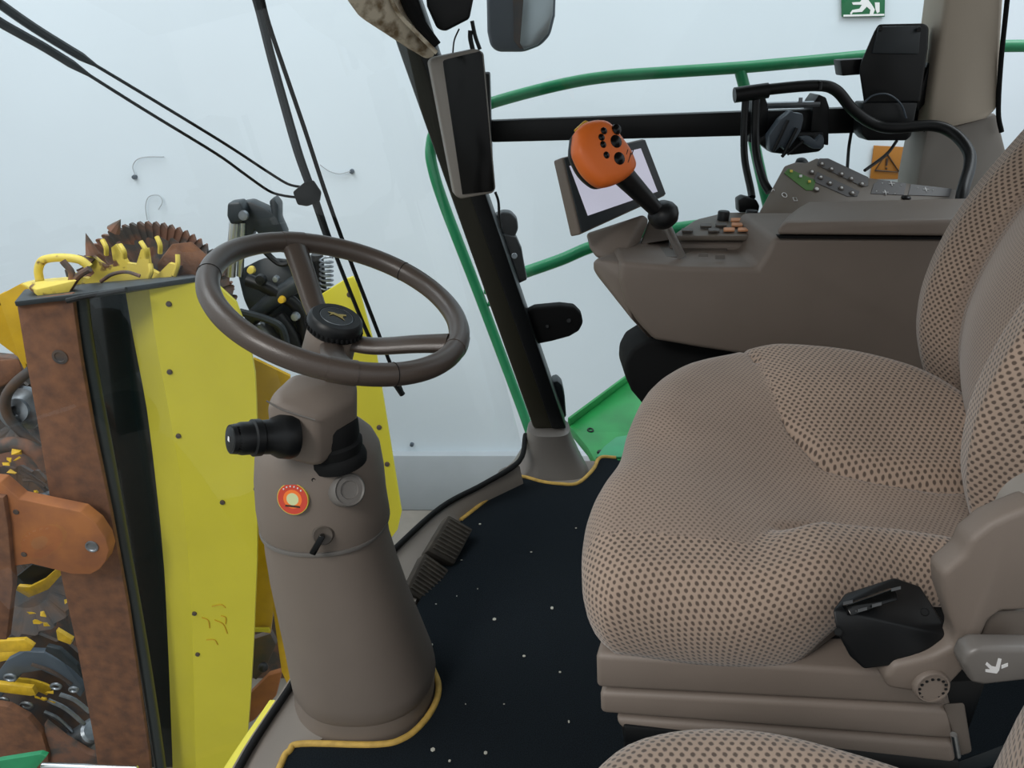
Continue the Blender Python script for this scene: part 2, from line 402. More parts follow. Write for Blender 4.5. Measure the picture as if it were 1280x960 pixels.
# boot and head
b0 = U(420, 570, 1.0); b1 = U(414, 545, 1.0)
bm = BM(); 
obj('rubber_boot', lathe(U(421, 563, .99), (-.12, .02, 1), [(0, -.022), (.041, -.022), (.043, -.012), (.041, -.004), (.038, -.001), (.040, .006), (.041, .014), (.037, .018), (.039, .024), (.040, .034), (.041, .044), (.039, .05), (0, .05)], 32), 'black_soft', t, label='black ribbed boot')
hd = obj('column_head', hull([U(368, 468, .99), U(447, 474, 1.0), U(396, 524, .93), U(333, 500, .93), U(340, 562, .93), U(352, 572, .93), U(398, 584, .935), U(440, 553, .99), U(447, 540, 1.0), U(445, 500, .98), U(350, 560, 1.06), U(430, 540, 1.08), U(430, 470, 1.08), U(365, 470, 1.06)], .009, 3), 'taupe', t)
# seam strip on the head
obj('head_seam', tube([U(333, 501, .926), U(353, 512, .925), U(394, 525, .925)], .0012, 4, 6), 'taupe_grey', t)
# stalk
st0 = U(352, 545, .925); st1 = U(290, 549, .885); ax = (st1-st0)
s = obj('control_stalk', lathe(st0-ax*.25, ax, [(0, 0), (.031, 0), (.033, .008), (.031, .022), (.024, .034), (.0235, .046), (.0255, .048), (.0255, .058), (.0225, .060), (.0225, .074), (.021, .078), (.0195, .088), (0, .088)], 32), 'black', t, label='black control stalk')
obj('stalk_knob', lathe(st0+ax*.72, ax, [(0, 0), (.0205, 0), (.0215, .004), (.0205, .016), (.017, .022), (0, .023)], 28), 'black_gloss', s)
tipc = U(302, 548, .862)
an = ax.normalized()
obj('horn_symbol', poly([st0+ax*.72+an*.0232+q-an*q.dot(an) for q in (V((-.000, -.004, -.002)), V((.0, -.001, .004)), V((0, .004, .003)), V((0, .004, -.003)))], an*.0006), 'white', s, smooth=False)
# round cap, key lock, sticker on the upper shroud
def disc_on(px, py, Y, n, r, h, m, name, parent, prof=None, label=None, seg=32):
    p = U(px, py, Y); return obj(name, lathe(p, n, prof or [(0, 0), (r, 0), (r, h*.7), (r*.93, h), (0, h)], seg), m, parent, label=label)
# surface finder: nearest hit on upper_shroud by simple ellipse maths
def onshroud(px, py, tab, k=.92):
    d = ray(px, py); tt = .6
    while tt < 1.6:
        p = CAM+d*tt
        # ring parameters at p.z
        zs_ = []
        for q_, xl, xr in tab:
            a = U(xl, q_, YC); b = U(xr, q_, YC); zs_.append((a.z, (a.x+b.x)/2, (b.x-a.x)/2))
        zs_.sort()
        cx = interp([(z, c) for z, c, w in zs_], p.z); w = interp([(z, w) for z, c, w in zs_], p.z)
        if ((p.x-cx)/w)**2+((p.y-YC)/(w*k))**2 <= 1 and zs_[0][0] <= p.z <= zs_[-1][0]:
            n = V(((p.x-cx)/w**2, (p.y-YC)/(w*k)**2, 0)).normalized(); return p, n
        tt += .0006
    return U(px, py, .93), V((0, -1, 0))
TU = [(648, 329, 485), (644, 327, 486), (620, 323, 482), (590, 321, 479), (562, 322, 474), (548, 326, 466), (538, 336, 455), (533, 352, 440)]
TL = [(846, 374, 540), (838, 369, 544), (825, 366, 541), (790, 359, 527), (750, 350, 511), (710, 341, 497), (675, 335, 486), (650, 332, 482)]
p, n = onshroud(432, 612, TU, .9); n2 = (n+V((.15, 0, .5))).normalized()
cap = obj('round_cap', lathe(p-n2*.010, n2, [(0, 0), (.026, 0), (.0255, .024), (.023, .027), (.021, .0262), (.0205, .0255), (.014, .0255), (.013, .0235), (0, .0225)], 40), 'taupe_grey', t)
p, n = onshroud(367, 623, TU, .9); n2 = (n+V((0, 0, .25))).normalized(); p = p+n2*.003
stk = obj('round_sticker', lathe(p-n2*.004, n2, [(0, 0), (.0245, 0), (.0245, .0042), (0, .0042)], 40), 'stk_yel', t, label='round red and yellow emblem sticker')
obj('sticker_ring', lathe(p-n2*.004, n2, [(.016, .0043), (.0235, .0043), (.0235, .0046), (.016, .0046)], 40), 'red', stk)
obj('sticker_ring', lathe(p-n2*.004, n2, [(.0115, .0043), (.0145, .0043), (.0145, .0047), (.0115, .0047)], 40), 'orange', stk)
obj('sticker_centre', lathe(p-n2*.004, n2, [(0, .0043), (.0095, .0043), (.0095, .0048), (0, .0048)], 24), 'white_soft', stk)
u_ = n2.cross(V((0, 0, 1))).normalized(); w_ = u_.cross(n2)
bm = poly([p+n2*.0006+u_*a+w_*b for a, b in ((-.012, -.0125), (.012, -.0125), (.011, -.0095), (-.011, -.0095))], n2*.0004)
obj('sticker_text_band', bm, 'signblack', stk, smooth=False)
bm = BM()
for k in range(6):
    a = -.75+k*.3; c0 = p+n2*.001+u_*(-.02*math.sin(a))+w_*(-.02*math.cos(a)) if False else p+n2*.001+u_*(.0198*math.sin(a))+w_*(.0198*math.cos(a))
    merge(bm, ball(c0, .0014, (1, 1, 1), 6))
obj('sticker_lettering', bm, 'white', stk)
p, n = onshroud(404, 668, TU, .9); n2 = (n+V((0, 0, .25))).normalized()
lk = obj('ignition_lock', lathe(p-n2*.006, n2, [(0, 0), (.017, 0), (.0165, .008), (.014, .012), (.011, .0105), (0, .0105)], 32), 'taupe_dark', t)
obj('ignition_key', hull([p+n2*.004+V((.003, 0, .004)), p+n2*.004+V((-.003, 0, .004)), p+n2*.022+V((.006, 0, .006)), p+n2*.022+V((-.004, 0, .008)), p+n2*.03+V((-.022, 0, -.022)), p+n2*.03+V((-.013, 0, -.026)), p+n2*.022+V((-.022, 0, -.022)), p+n2*.022+V((-.013, 0, -.026))], .002), 'black_gloss', lk, label='black ignition key')
p, n = onshroud(392, 600, TU, .9)
obj('screw_hole', lathe(p-n*.001, n, [(0, 0), (.0035, 0), (.003, .0015), (0, .0008)], 16), 'black', t)
# light rim where the shrouds meet
obj('shroud_rim', loft([rings_px([(651, 328, 486)], YC)[0], rings_px([(649, 327.4, 486.6)], YC)[0], rings_px([(647, 328, 486)], YC)[0]]), 'taupe_grey', t)

# ================================================================== STEERING WHEEL
WC = V((-.2326, .98, .7859)); WN = V((.347, -.122, 1)).normalized(); WR = .168
wu = WN.cross(V((0, 1, 0))).normalized(); wv = WN.cross(wu)
t = thing('steering_wheel', 'taupe three-spoke steering wheel with black round centre knob on the column', 'steering wheel', WC-WN*.09)
def rimr(tt): return .0145
obj('rim', tube([WC+(wu*math.cos(a)+wv*math.sin(a))*WR for a in [2*PI*k/96 for k in range(96)]], .0148, closed=True, seg=16), 'wheel', t)
HC = WC-WN*.052
obj('hub', lathe(WC-WN*.10, WN, [(0, 0), (.034, 0), (.036, .01), (.035, .05), (.033, .058), (0, .06)], 32), 'taupe', t)
kp = [(0, 0), (.033, 0), (.0375, .003)]
kb = lathe(WC-WN*.048, WN, [(0, 0), (.034, 0), (.0375, .003), (.0385, .012), (.037, .021), (.033, .025), (.024, .0252), (.0232, .0236), (0, .0245)], 48)
kn = obj('centre_knob', kb, 'black', t, label='black round centre knob')
bm = BM()
for k in range(36):
    a = 2*PI*k/36; c0 = WC-WN*.040+(wu*math.cos(a)+wv*math.sin(a))*.0382
    merge(bm, ball(c0, .0026, (1, 1, 1.6), 6))
obj('knob_grip', bm, 'black_soft', kn)
obj('knob_face', lathe(WC-WN*.0235, WN, [(0, 0), (.0225, 0), (.022, .0008), (0, .0012)], 32), 'black_gloss', kn)
e0 = WC-WN*.0222
def lp(a, b): return e0+wu*a+wv*b
X_ = (wu if wu.x > 0 else -wu); Y_ = WN.cross(X_)
def lq(a, b): return e0+X_*a+Y_*b+WN*.0003
deer = [(-.013, .002), (-.006, .005), (.001, .004), (.006, .007), (.011, .009), (.012, .006), (.008, .003), (.009, -.003), (.013, -.007), (.006, -.003), (.001, -.001), (-.005, .000), (-.009, -.006), (-.008, .000)]
obj('knob_emblem', poly([lq(a, b) for a, b in deer], WN*.0005), 'gold_dim', kn, smooth=False)
obj('knob_ring', tube([WC-WN*.0232+(wu*math.cos(a)+wv*math.sin(a))*.0222 for a in [2*PI*k/48 for k in range(48)]], .0005, closed=True, seg=6), 'steel', kn)
for px, py in ((378, 318), (556, 424), (428, 472)):
    e = hit(px, py, WC, WN); dirn = (e-WC).normalized(); rim = WC+dirn*WR
    pts = [HC+dirn*.015-WN*.006, HC+dirn*.06+WN*.004, WC+dirn*.115-WN*.022, rim-dirn*.012-WN*.004]
    obj('spoke', tube(pts, lambda q: .016+.003*q, 6, 14, flat=.62, flatdir=WN), 'wheel', t)
    sd = WN.cross(dirn)
    cc = []
    a0 = math.atan2((rim-WC).dot(wv), (rim-WC).dot(wu))
    obj('spoke_clasp', tube([WC+(wu*math.cos(a0+q)+wv*math.sin(a0+q))*WR for q in (-.10, -.05, 0, .05, .10)], .0156, 3, 16), 'wheel', t)
for q in (-1.95, .22, 2.2):
    obj('leather_seam', tube([WC+(wu*math.cos(q)+wv*math.sin(q))*WR+((wu*math.cos(q)+wv*math.sin(q))*math.cos(h)+WN*math.sin(h))*.0149 for h in [2*PI*k/20 for k in range(20)]], .0006, closed=True, seg=5), 'black_soft', t)

# ================================================================== PEDALS
def pedal(pts, P, N, label):
    N = V(N).normalized(); q = [hit(a, b, P, N) for a, b in pts]
    t = thing('pedal', label, 'pedal', (q[0]+q[2])/2-V((0, 0, .1)), 'pedals on the cab floor')
    pl = obj('pedal_plate', poly(q, -N*.035, .005), 'pedal', t)
    bm = BM()
    for k in range(9):
        f = (k+.8)/10
        a = q[0].lerp(q[3], f); b = q[1].lerp(q[2], f); a2 = a.lerp(b, .12); b2 = a.lerp(b, .92)
        merge(bm, tube([a2+N*.0008, b2+N*.0008], .0022, 1, 6))
    obj('rubber_ribs', bm, 'pedal_lit', t)
    c0 = (q[0]+q[2])/2
    obj('pedal_stem', hull([c0-N*.03+V((a, b, 0)) for a in (-.012, .012) for b in (-.012, .012)]+[V((c0.x-.06+a, c0.y+.02+b, .018)) for a in (-.014, .014) for b in (-.014, .014)], .002), 'black', t)
P0 = U(548, 700, 1.38)
pedal([(561, 643), (592, 661), (568, 706), (534, 688)], P0, (.55, -.35, .75), 'dark ribbed brake pedal further from the steering column')
pedal([(531, 690), (562, 712), (540, 758), (507, 738)], P0+V((0.0, -.01, -.01)), (.55, -.35, .75), 'dark ribbed brake pedal beside the steering column')

# ================================================================== DRIVER SEAT
SO = (.38, .87, .015)
seat = thing('driver_seat', 'taupe dotted fabric driver seat on a ribbed plastic suspension base', 'seat', SO)
def cushion_mesh(outline, ztop, zbot, roll, bol, n_r=44, n_a=180, centre=None):
    pts = catmull([V((x, y, 0)) for x, y in outline]+[V((*outline[0], 0))], 10)[:-1]
    # resample evenly
    N = len(pts); seg = [(pts[(i+1) % N]-pts[i]).length for i in range(N)]; L = sum(seg); out = []
    acc = 0; i = 0; cum = 0
    for k in range(n_a):
        s = L*k/n_a
        while cum+seg[i] < s: cum += seg[i]; i += 1
        out.append(pts[i].lerp(pts[(i+1) % N], (s-cum)/seg[i]))
    c = centre or sum(out, V((0, 0, 0)))/n_a
    bm = BM(); uvl = bm.loops.layers.uv.new('UVMap'); rows = []
    prof = []       # (inset distance, drop)
    rr = roll
    for j in range(n_r+1):
        prof.append(('top', j/n_r))
    nroll = 8
    for j in range(1, nroll+1): prof.append(('roll', j/nroll))
    for j in range(1, 5): prof.append(('side', j/4))
    uvs = {}
    for kind, q in prof:
        row = []
        for a in range(n_a):
            o = out[a]; d = (o-c); D = d.length; dn = d/D; inner = D-rr
            if kind == 'top':
                s = inner*q; x = c+dn*s; z = ztop(x.x, x.y); arc = s
            elif kind == 'roll':
                th = q*PI/2; x = c+dn*(inner+rr*math.sin(th)); e = c+dn*inner; z = ztop(e.x, e.y)-rr*1.1*(1-math.cos(th)); arc = inner+rr*th
            else:
                e = c+dn*inner; zt = ztop(e.x, e.y)-rr*1.1; zb = zbot(o.x, o.y); z = zt+(zb-zt)*q; x = c+dn*(D-.025*q*q); arc = inner+rr*PI/2+(zt-z)
            if kind == 'top' and q == 0 and row: row.append(row[0]); continue
            v = bm.verts.new((x.x, x.y, z)); uvs[v] = (c.x+dn.x*arc, c.y+dn.y*arc, kind); row.append(v)
        rows.append(row)
    for r, (A, B) in enumerate(zip(rows, rows[1:])):
        for a in range(n_a):
            a2 = (a+1) % n_a
            q = list(dict.fromkeys([A[a], A[a2], B[a2], B[a]]))
            f = bm.faces.new(q)
            cx = sum(v.co.x for v in q)/len(q); cy = sum(v.co.y for v in q)/len(q)
            f.material_index = 1 if bol(cx, cy) else 0
            for l in f.loops: l[uvl].uv = uvs[l.vert][:2]
    bm.faces.new(rows[-1])
    return bm
out_d = [(.10, .635), (.2, .615), (.3, .608), (.36, .622), (.43, .645), (.55, .66), (.64, .70), (.70, .80), (.70, .90), (.665, .98), (.615, 1.05), (.54, 1.105), (.46, 1.13), (.38, 1.135), (.33, 1.12), (.26, 1.085), (.2, 1.02), (.163, .94), (.142, .875), (.108, .81), (.088, .755), (.08, .70), (.083, .66)]
near_c = [(p.x, p.y) for p in [U(a, b, Z=.575) for a, b in ((935, 705), (960, 685), (1010, 675), (1100, 679), (1212, 690))]]
far_c = [(p.x, p.y) for p in [U(a, b, Z=.685) for a, b in ((950, 440), (965, 465), (990, 490), (1040, 513), (1110, 522), (1195, 530))]]
def bol_near(x, y):
    return interp([(near_c[0][0]-.05, .60)]+near_c, x) - y
def bol_far(x, y):
    return y - interp([(far_c[0][0]-.02, 1.2)]+far_c, x)
def ztop_d(x, y):
    z = .600+.070*sstep(.62, 1.02, y)
    z -= .042*sstep(.2, .42, x)*math.exp(-((y-.82)/.14)**2)
    z += .034*sstep(-.006, .040, bol_near(x, y))*sstep(near_c[0][0]-.02, near_c[0][0]+.08, x)
    z += .012*sstep(0, .03, bol_far(x, y))*sstep(far_c[0][0]-.02, far_c[0][0]+.05, x)
    z += .012*math.exp(-((x-.2)/.07)**2-((y-.72)/.08)**2)-.010*math.exp(-((x-.17)/.05)**2-((y-.86)/.05)**2)
    for f in (bol_near(x, y)/.007, bol_far(x, y)/.006):
        z -= .008*math.exp(-f*f)*sstep(.28, .33, x)
    return z
obj('cushion', cushion_mesh(out_d, ztop_d, lambda x, y: .475+.05*sstep(.9, 1.1, y)+.06*sstep(.29, .37, x), .055, lambda x, y: (bol_near(x, y) > 0 and x > .24) or (bol_far(x, y) > 0 and x > .3) or y < .685+.2*max(0, .2-x)), ['fab_c', 'fab_b'], seat, angle=75)
# backrest : param grid v up, u across (far 1.2 -> near .6)
XF = [(.54, .70), (.61, .662), (.67, .632), (.72, .620), (.795, .620), (.90, .652), (1.0, .715), (1.12, .80), (1.3, .93)]
def back_pt(u, v):       # u -1 (near) .. 1 (far); v 0..1 height
    z = .55+.70*v
    xf = sum(interp(XF, z+d) for d in (-.04, -.02, 0, .02, .04))/5
    e = abs(u); y = .90+.255*u
    x = xf + .36*(y-1.10)
    x += .055*(1-sstep(.42, .72, e)) - .018*math.cos(min(1, e/.5)*PI/2)
    x += .09*sstep(.84, 1.0, e)**1.5
    x += .007*math.exp(-((e-.50)/.02)**2)
    x += .05*sstep(.08, .0, v)
    y -= .0
    return V((x, y, z))
bm = BM(); uvl = bm.loops.layers.uv.new('UVMap'); NU, NV = 110, 70
G = [[None]*(NV+1) for _ in range(NU+1)]; UVg = {}
for i in range(NU+1):
    u = -1+2*i/NU
    for j in range(NV+1):
        p = back_pt(u, j/NV); G[i][j] = bm.verts.new(p)
for j in range(NV+1):
    s = 0
    for i in range(NU+1):
        if i: s += (G[i][j].co-G[i-1][j].co).length
        UVg[G[i][j]] = s
for i in range(NU+1):
    s = 0
    for j in range(NV+1):
        if j: s += (G[i][j].co-G[i][j-1].co).length
        UVg[G[i][j]] = (UVg[G[i][j]]-.02*0, s)
Bk = [[bm.verts.new(V((G[i][j].co.x+.07, G[i][j].co.y, G[i][j].co.z))) for j in range(NV+1)] for i in (0, NU)]
for i in range(NU):
    for j in range(NV):
        f = bm.faces.new((G[i][j], G[i+1][j], G[i+1][j+1], G[i][j+1]))
        uu = abs(-1+2*(i+.5)/NU); f.material_index = 1 if uu > .52 else 0
        for l in f.loops: l[uvl].uv = UVg[l.vert]
for side, i in ((0, 0), (1, NU)):
    for j in range(NV):
        f = bm.faces.new((G[i][j], G[i][j+1], Bk[side][j+1], Bk[side][j])); f.material_index = 1
        for l in f.loops:
            l[uvl].uv = (l.vert.co.x, l.vert.co.z)
for j in range(NV):
    f = bm.faces.new((Bk[0][j], Bk[0][j+1], Bk[1][j+1], Bk[1][j]))
obj('backrest', bm, ['fab_c', 'fab_b'], seat, angle=75)

# suspension base : three stacked ribs
tiers = [((744, 819), (1190, 846), (1182, 884), (745, 861)), ((749, 866), (1190, 888), (1192, 926), (750, 893)), ((768, 899), (1192, 931), (1196, 956), (775, 912))]
for (a, b, c_, d) in tiers:
    YL, YR = .645, .60
    q = [U(*a, YL), U(*b, YR), U(*c_, YR), U(*d, YL)]
    obj('bellows_rib', poly(q, (.12, .36, 0), .007, 3), 'taupe', seat)
obj('suspension_core', hull([V((x, y, z)) for x, y in ((.14, .68), (.56, .66), (.62, 1.02), (.26, 1.02)) for z in (.02, .5)], .01), 'black', seat, label='black core inside the ribbed base')
obj('slide_rail', poly([U(780, 908, .64), U(1200, 952, .6), U(1200, 975, .6), U(780, 930, .64)], (0, .04, 0), .003), 'black', seat)
obj('cushion_pan', hull([V((x, y, z)) for x, y in ((.12, .66), (.58, .66), (.64, 1.03), (.24, 1.03)) for z in (.42, .56)], .01), 'black_soft', seat)
# belt box
rb = obj('belt_box', hull([U(a, b, y) for a, b, y in ((1041, 762, .575), (1056, 742, .60), (1118, 722, .62), (1150, 733, .615), (1190, 795, .565), (1184, 816, .56), (1150, 828, .555), (1080, 836, .555), (1062, 820, .56), (1046, 790, .565), (1060, 800, .66), (1180, 800, .66), (1150, 745, .68), (1070, 750, .67))], .007, 4), 'black', seat, label='black belt winder box')
obj('slot_frame', hull([U(a, b, y) for a, b, y in ((1057, 757, .574), (1119, 735, .584), (1123, 750, .572), (1064, 770, .566))]+[U(a, b, y)+V((0, .012, -.01)) for a, b, y in ((1057, 757, .574), (1119, 735, .584), (1123, 750, .572), (1064, 770, .566))], .001), 'black_gloss', rb)
for a, b in ((1060, 753), (1078, 762), (1096, 756), (1120, 736)):
    obj('metal_tab', hull([U(a+dx, b+dy-dx*.25, .563+k) for dx in (-6, 6) for dy in (-2, 2) for k in (0, .004)]), 'steel', rb)
for a, b in ((1048, 790), (1156, 765)):
    obj('screw_recess', cyl(U(a, b, .566), U(a, b, .56), .004, .001, 12), 'black_soft', rb)
# hinge bracket
br = [(1214, 676), (1206, 695), (1178, 718), (1180, 745), (1197, 795), (1193, 809), (1165, 822), (1118, 832), (1106, 847), (1110, 862), (1160, 870), (1185, 862), (1207, 838), (1224, 808), (1238, 776), (1252, 766), (1300, 764), (1300, 630), (1262, 645), (1240, 655)]
hb = obj('hinge_bracket', ppx(br, .55, .028, .007, 3), 'taupe', seat)
obj('side_panel', ppx([(1236, 765), (1300, 762), (1300, 815), (1222, 812)], .56, .04, .004), 'taupe_dark', seat)
pv = U(1163, 857, .548)
pb = obj('pivot_cap', lathe(pv+V((0, .005, 0)), (0, -1, .15), [(0, 0), (.0175, 0), (.0175, .008), (.016, .010), (.0145, .010), (.0142, .0085), (.011, .0085), (0, .0095)], 32), 'taupe', hb)
bm = BM()
for k in range(14):
    a = 2*PI*k/14; c0 = pv+V((.0128*math.cos(a), -.0045, .0128*math.sin(a)))
    merge(bm, ball(c0, .0015, (1.2, .6, 1.2), 6))
obj('pivot_notches', bm, 'black', pb)
lv = obj('height_lever', ppx([(1204, 832), (1210, 818), (1225, 811), (1300, 812), (1300, 850), (1230, 858), (1215, 855)], .525, .022, .005, 3), 'taupe_grey', seat, label='grey lever with a white seat symbol')
seatsym = [(1232, 840), (1246, 842), (1249, 838), (1252, 824), (1248, 823), (1245, 834), (1240, 833), (1234, 828), (1232, 831), (1238, 837), (1232, 837)]
obj('seat_symbol', ppx(seatsym, .5245, .002), 'white', lv, smooth=False)
obj('seat_symbol', ppx([(1252, 832), (1260, 829), (1260, 833), (1252, 836)], .5245, .002), 'white', lv, smooth=False)
obj('recliner_cover', lathe(U(1290, 630, .60), (0, -1, .1), [(0, 0), (.036, 0), (.035, .02), (.028, .027), (0, .029)], 40), 'pillar_low', seat)
obj('rear_strut', hull([U(a, b, y) for a, b, y in ((1178, 880, .60), (1205, 878, .60), (1200, 945, .60), (1215, 940, .60), (1178, 880, .64), (1205, 878, .64), (1200, 945, .64), (1215, 940, .64))], .003), 'taupe_dark', seat)
obj('rear_strut', tpx([(1192, 918), (1197, 945)], .59, 4), 'chrome', seat, label='chrome strut end')
obj('base_rail', hull([U(a, b, y) for a, b, y in ((1180, 958, .62), (1300, 915, .62), (1300, 935, .62), (1190, 975, .62), (1180, 958, .68), (1300, 915, .68), (1300, 935, .68), (1190, 975, .68))], .003), 'dark_steel', seat)

# ================================================================== PASSENGER SEAT (near)
ps = thing('passenger_seat', 'dotted fabric passenger seat cut off by the bottom right corner', 'seat', (.25, .3, .02))
out_p = [(.02, .30), (.03, .13), (.2, .10), (.36, .12), (.44, .2), (.44, .36), (.36, .425), (.27, .465), (.2, .482), (.13, .478), (.08, .455), (.04, .40)]
def ztop_p(x, y): return .575+.008*math.sin(y*18)-.05*sstep(.3, .45, x)*sstep(.3, .45, y)*.4
obj('cushion', cushion_mesh(out_p, ztop_p, lambda x, y: .47, .04, lambda x, y: True, 24, 100), ['fab_b', 'fab_b'], ps, angle=75)
bm = cushion_mesh([(0, -.17), (.09, -.18), (.12, 0), (.11, .17), (.0, .17), (-.04, 0)], lambda x, y: .27, lambda x, y: .0, .035, lambda x, y: True, 16, 80)
for v in bm.verts: v.co = V((v.co.x+.352+v.co.z*.16, v.co.y+.245, v.co.z+.47))
obj('backrest', bm, ['fab_b', 'fab_b'], ps, angle=75)
obj('seat_base', box((.1, .18, .014), (.4, .4, .47), .015), 'black', ps, label='black seat base')

# ================================================================== ARMREST CONSOLE
cons = thing('armrest_console', 'taupe armrest console with keypads on the far side of the driver seat', 'console', (.5, 1.36, .5))
body_px = [(776, 327), (853, 334), (947, 335), (958, 318), (967, 297), (1260, 297), (1260, 480), (1040, 472), (950, 447), (877, 436), (818, 426), (797, 403), (782, 380), (774, 350)]
obj('console_body', ppx(body_px, 1.28, .20, .010, 3), 'taupe', cons)
obj('end_cover', hull([U(a, b, y) for a, b, y in ((741, 325, 1.33), (741, 338, 1.34), (783, 388, 1.36), (812, 424, 1.34), (790, 400, 1.29), (777, 350, 1.29), (779, 328, 1.30), (760, 318, 1.42), (815, 300, 1.44), (830, 420, 1.42))], .006, 3), 'taupe', cons)
# raised rear edge + slot for the lever
zb_ = U(853, 334, 1.28).z
obj('lever_slot', poly([U(a, b, Z=zb_+.0015) for a, b in ((798, 319), (846, 321), (862, 313), (908, 312), (912, 305), (905, 302), (832, 303), (815, 309))], (0, 0, -.004)), 'taupe_dark', cons)
obj('top_ledge', hull([U(a, b, y) for a, b, y in ((838, 305, 1.40), (950, 307, 1.40), (962, 297, 1.42), (988, 262, 1.56), (905, 268, 1.56), (868, 275, 1.54), (838, 295, 1.43))]+[V((U(a, b, y).x, y, .70)) for a, b, y in ((838, 305, 1.40), (950, 307, 1.40), (962, 297, 1.42), (988, 262, 1.56), (868, 275, 1.54))], .004), 'taupe', cons)
for a, b in ((879, 319), (900, 322)):
    obj('slot_marking', hull([U(a+dx, b+dy, 1.32)+V((0, 0, k)) for dx in (-6, 6) for dy in (-2, 2) for k in (0, .0015)]), 'taupe_grey', cons)
def face(pts):    # pts (px,py,Y) -> helper giving points on that plane, plus normal toward the camera
    q = [U(*p) for p in pts[:3]]; n = (q[1]-q[0]).cross(q[2]-q[0]).normalized()
    if n.dot(CAM-q[0]) < 0: n = -n
    return q[0], n
# front switch plate
P, N = face([(842, 296, 1.40), (963, 296, 1.40), (983, 268, 1.555)])
fp = obj('switch_plate', poly([hit(a, b, P, N)+N*.004 for a, b in ((843, 297), (962, 297), (972, 282), (984, 267), (905, 268), (872, 276))], -N*.01, .002), 'panel', cons)
def btn(a, b, w, h, m, parent, name='button', hgt=.0035, PN=None):
    P_, N_ = PN
    q = [hit(a+dx*w/2, b+dy*h/2, P_, N_)+N_*.003 for dx, dy in ((-1, -1), (1, -1), (1, 1), (-1, 1))]
    return obj(name, poly(q, N_*hgt, .0008, 1), m, parent)
for a, b, m in ((859, 291, 'btn'), (882, 285, 'btn'), (892, 291, 'btn'), (901, 284, 'btn'), (911, 290, 'orange_print'), (921, 284, 'orange_print'), (929, 290, 'orange_print'), (940, 283, 'btn'), (943, 291, 'orange_print'), (950, 284, 'orange_print'), (955, 276, 'orange_print'), (920, 278, 'orange_print'), (936, 277, 'btn'), (958, 269, 'btn')):
    btn(a, b, 14, 3.6, m, fp, PN=(P+N*.004, N))
for a, b in ((904, 272), (939, 271)):
    p = U(a, b, 1.50); obj('rotary_knob', lathe(p-V((0, 0, .006)), (0, 0, 1), [(0, 0), (.0115, 0), (.0115, .017), (.010, .019), (0, .0195)], 24), 'black', fp, label='black rotary knob')
# lid
lid = obj('armrest_lid', hull([U(a, b, y) for a, b, y in ((971, 293, 1.265), (1280, 296, 1.265), (1280, 272, 1.275), (983, 276, 1.28), (974, 282, 1.27), (984, 270, 1.36), (1008, 252, 1.47), (1280, 246, 1.47), (1280, 270, 1.48), (985, 285, 1.44))], .006, 4), 'taupe', cons)
obj('lid_gap', ppx([(972, 294.5), (1280, 297), (1280, 300), (974, 298)], 1.275, .01), 'black_soft', cons)
# upper keypad
P, N = face([(949, 266, 1.475), (1021, 198, 1.62), (1196, 240, 1.56)])
kp = obj('keypad', poly([hit(a, b, P, N) for a, b in ((949, 268), (951, 262), (981, 207), (995, 202), (1008, 203), (1021, 197), (1050, 206), (1087, 222), (1196, 237), (1202, 250), (1195, 262), (1012, 257), (990, 268), (965, 276))], -N*.035, .003), 'panel', cons)
obj('keypad_base', hull([hit(a, b, P, N)-N*.02 for a, b in ((960, 268), (985, 215), (1085, 230), (1200, 250), (1200, 262))]+[V((hit(a, b, P, N).x, hit(a, b, P, N).y, .68)) for a, b in ((960, 268), (985, 225), (1200, 250), (1200, 262))], .004), 'taupe_dark', cons)
def area(pts, m, name, h=.0012, k=.0):
    return obj(name, poly([hit(a, b, P, N)+N*k for a, b in pts], N*h, .0003, 1), m, kp)
Z4 = lambda a, b: (760+a/2.909, 160+b/2.909)
area([Z4(640, 165), Z4(655, 148), Z4(755, 192), Z4(745, 228), Z4(720, 228)], 'green_print', 'green_key_field')
area([Z4(768, 112), Z4(800, 112), Z4(945, 180), Z4(945, 212), Z4(925, 215), Z4(760, 135)], 'panel_dark', 'key_field', k=.0002)
area([Z4(760, 160), Z4(915, 232), Z4(905, 250), Z4(870, 250), Z4(745, 195)], 'panel_dark', 'key_field')
area([Z4(965, 205), Z4(985, 190), Z4(1085, 203), Z4(1075, 245), Z4(955, 240)], 'panel_dark', 'key_field')
area([Z4(1100, 205), Z4(1250, 222), Z4(1240, 250), Z4(1090, 245)], 'panel_dark', 'key_field')
PN = (P, N)
for a, b in ((664, 162), (698, 180), (730, 200)):
    x, y = Z4(a, b); btn(x, y, 3.6, 3.0, 'yellow_worn' if a != 698 else 'white', kp, 'green_field_key', .002, PN)
for a, b in ((776, 134), (811, 153), (848, 171), (883, 188), (922, 207), (740, 163), (772, 183), (805, 204), (847, 222), (887, 240), (757, 226)):
    x, y = Z4(a, b)
    c0 = hit(x, y, P, N)
    k_ = obj('key', lathe(c0, N, [(0, 0), (.0062, 0), (.0058, .0035), (0, .004)], 16), 'btn', kp)
    w_ = .0028 if a != 757 else .0042
    obj('key_light', lathe(c0+N*.0036, N, [(0, 0), (w_, 0), (w_*.8, .0014), (0, .0016)], 10), 'white', kp)
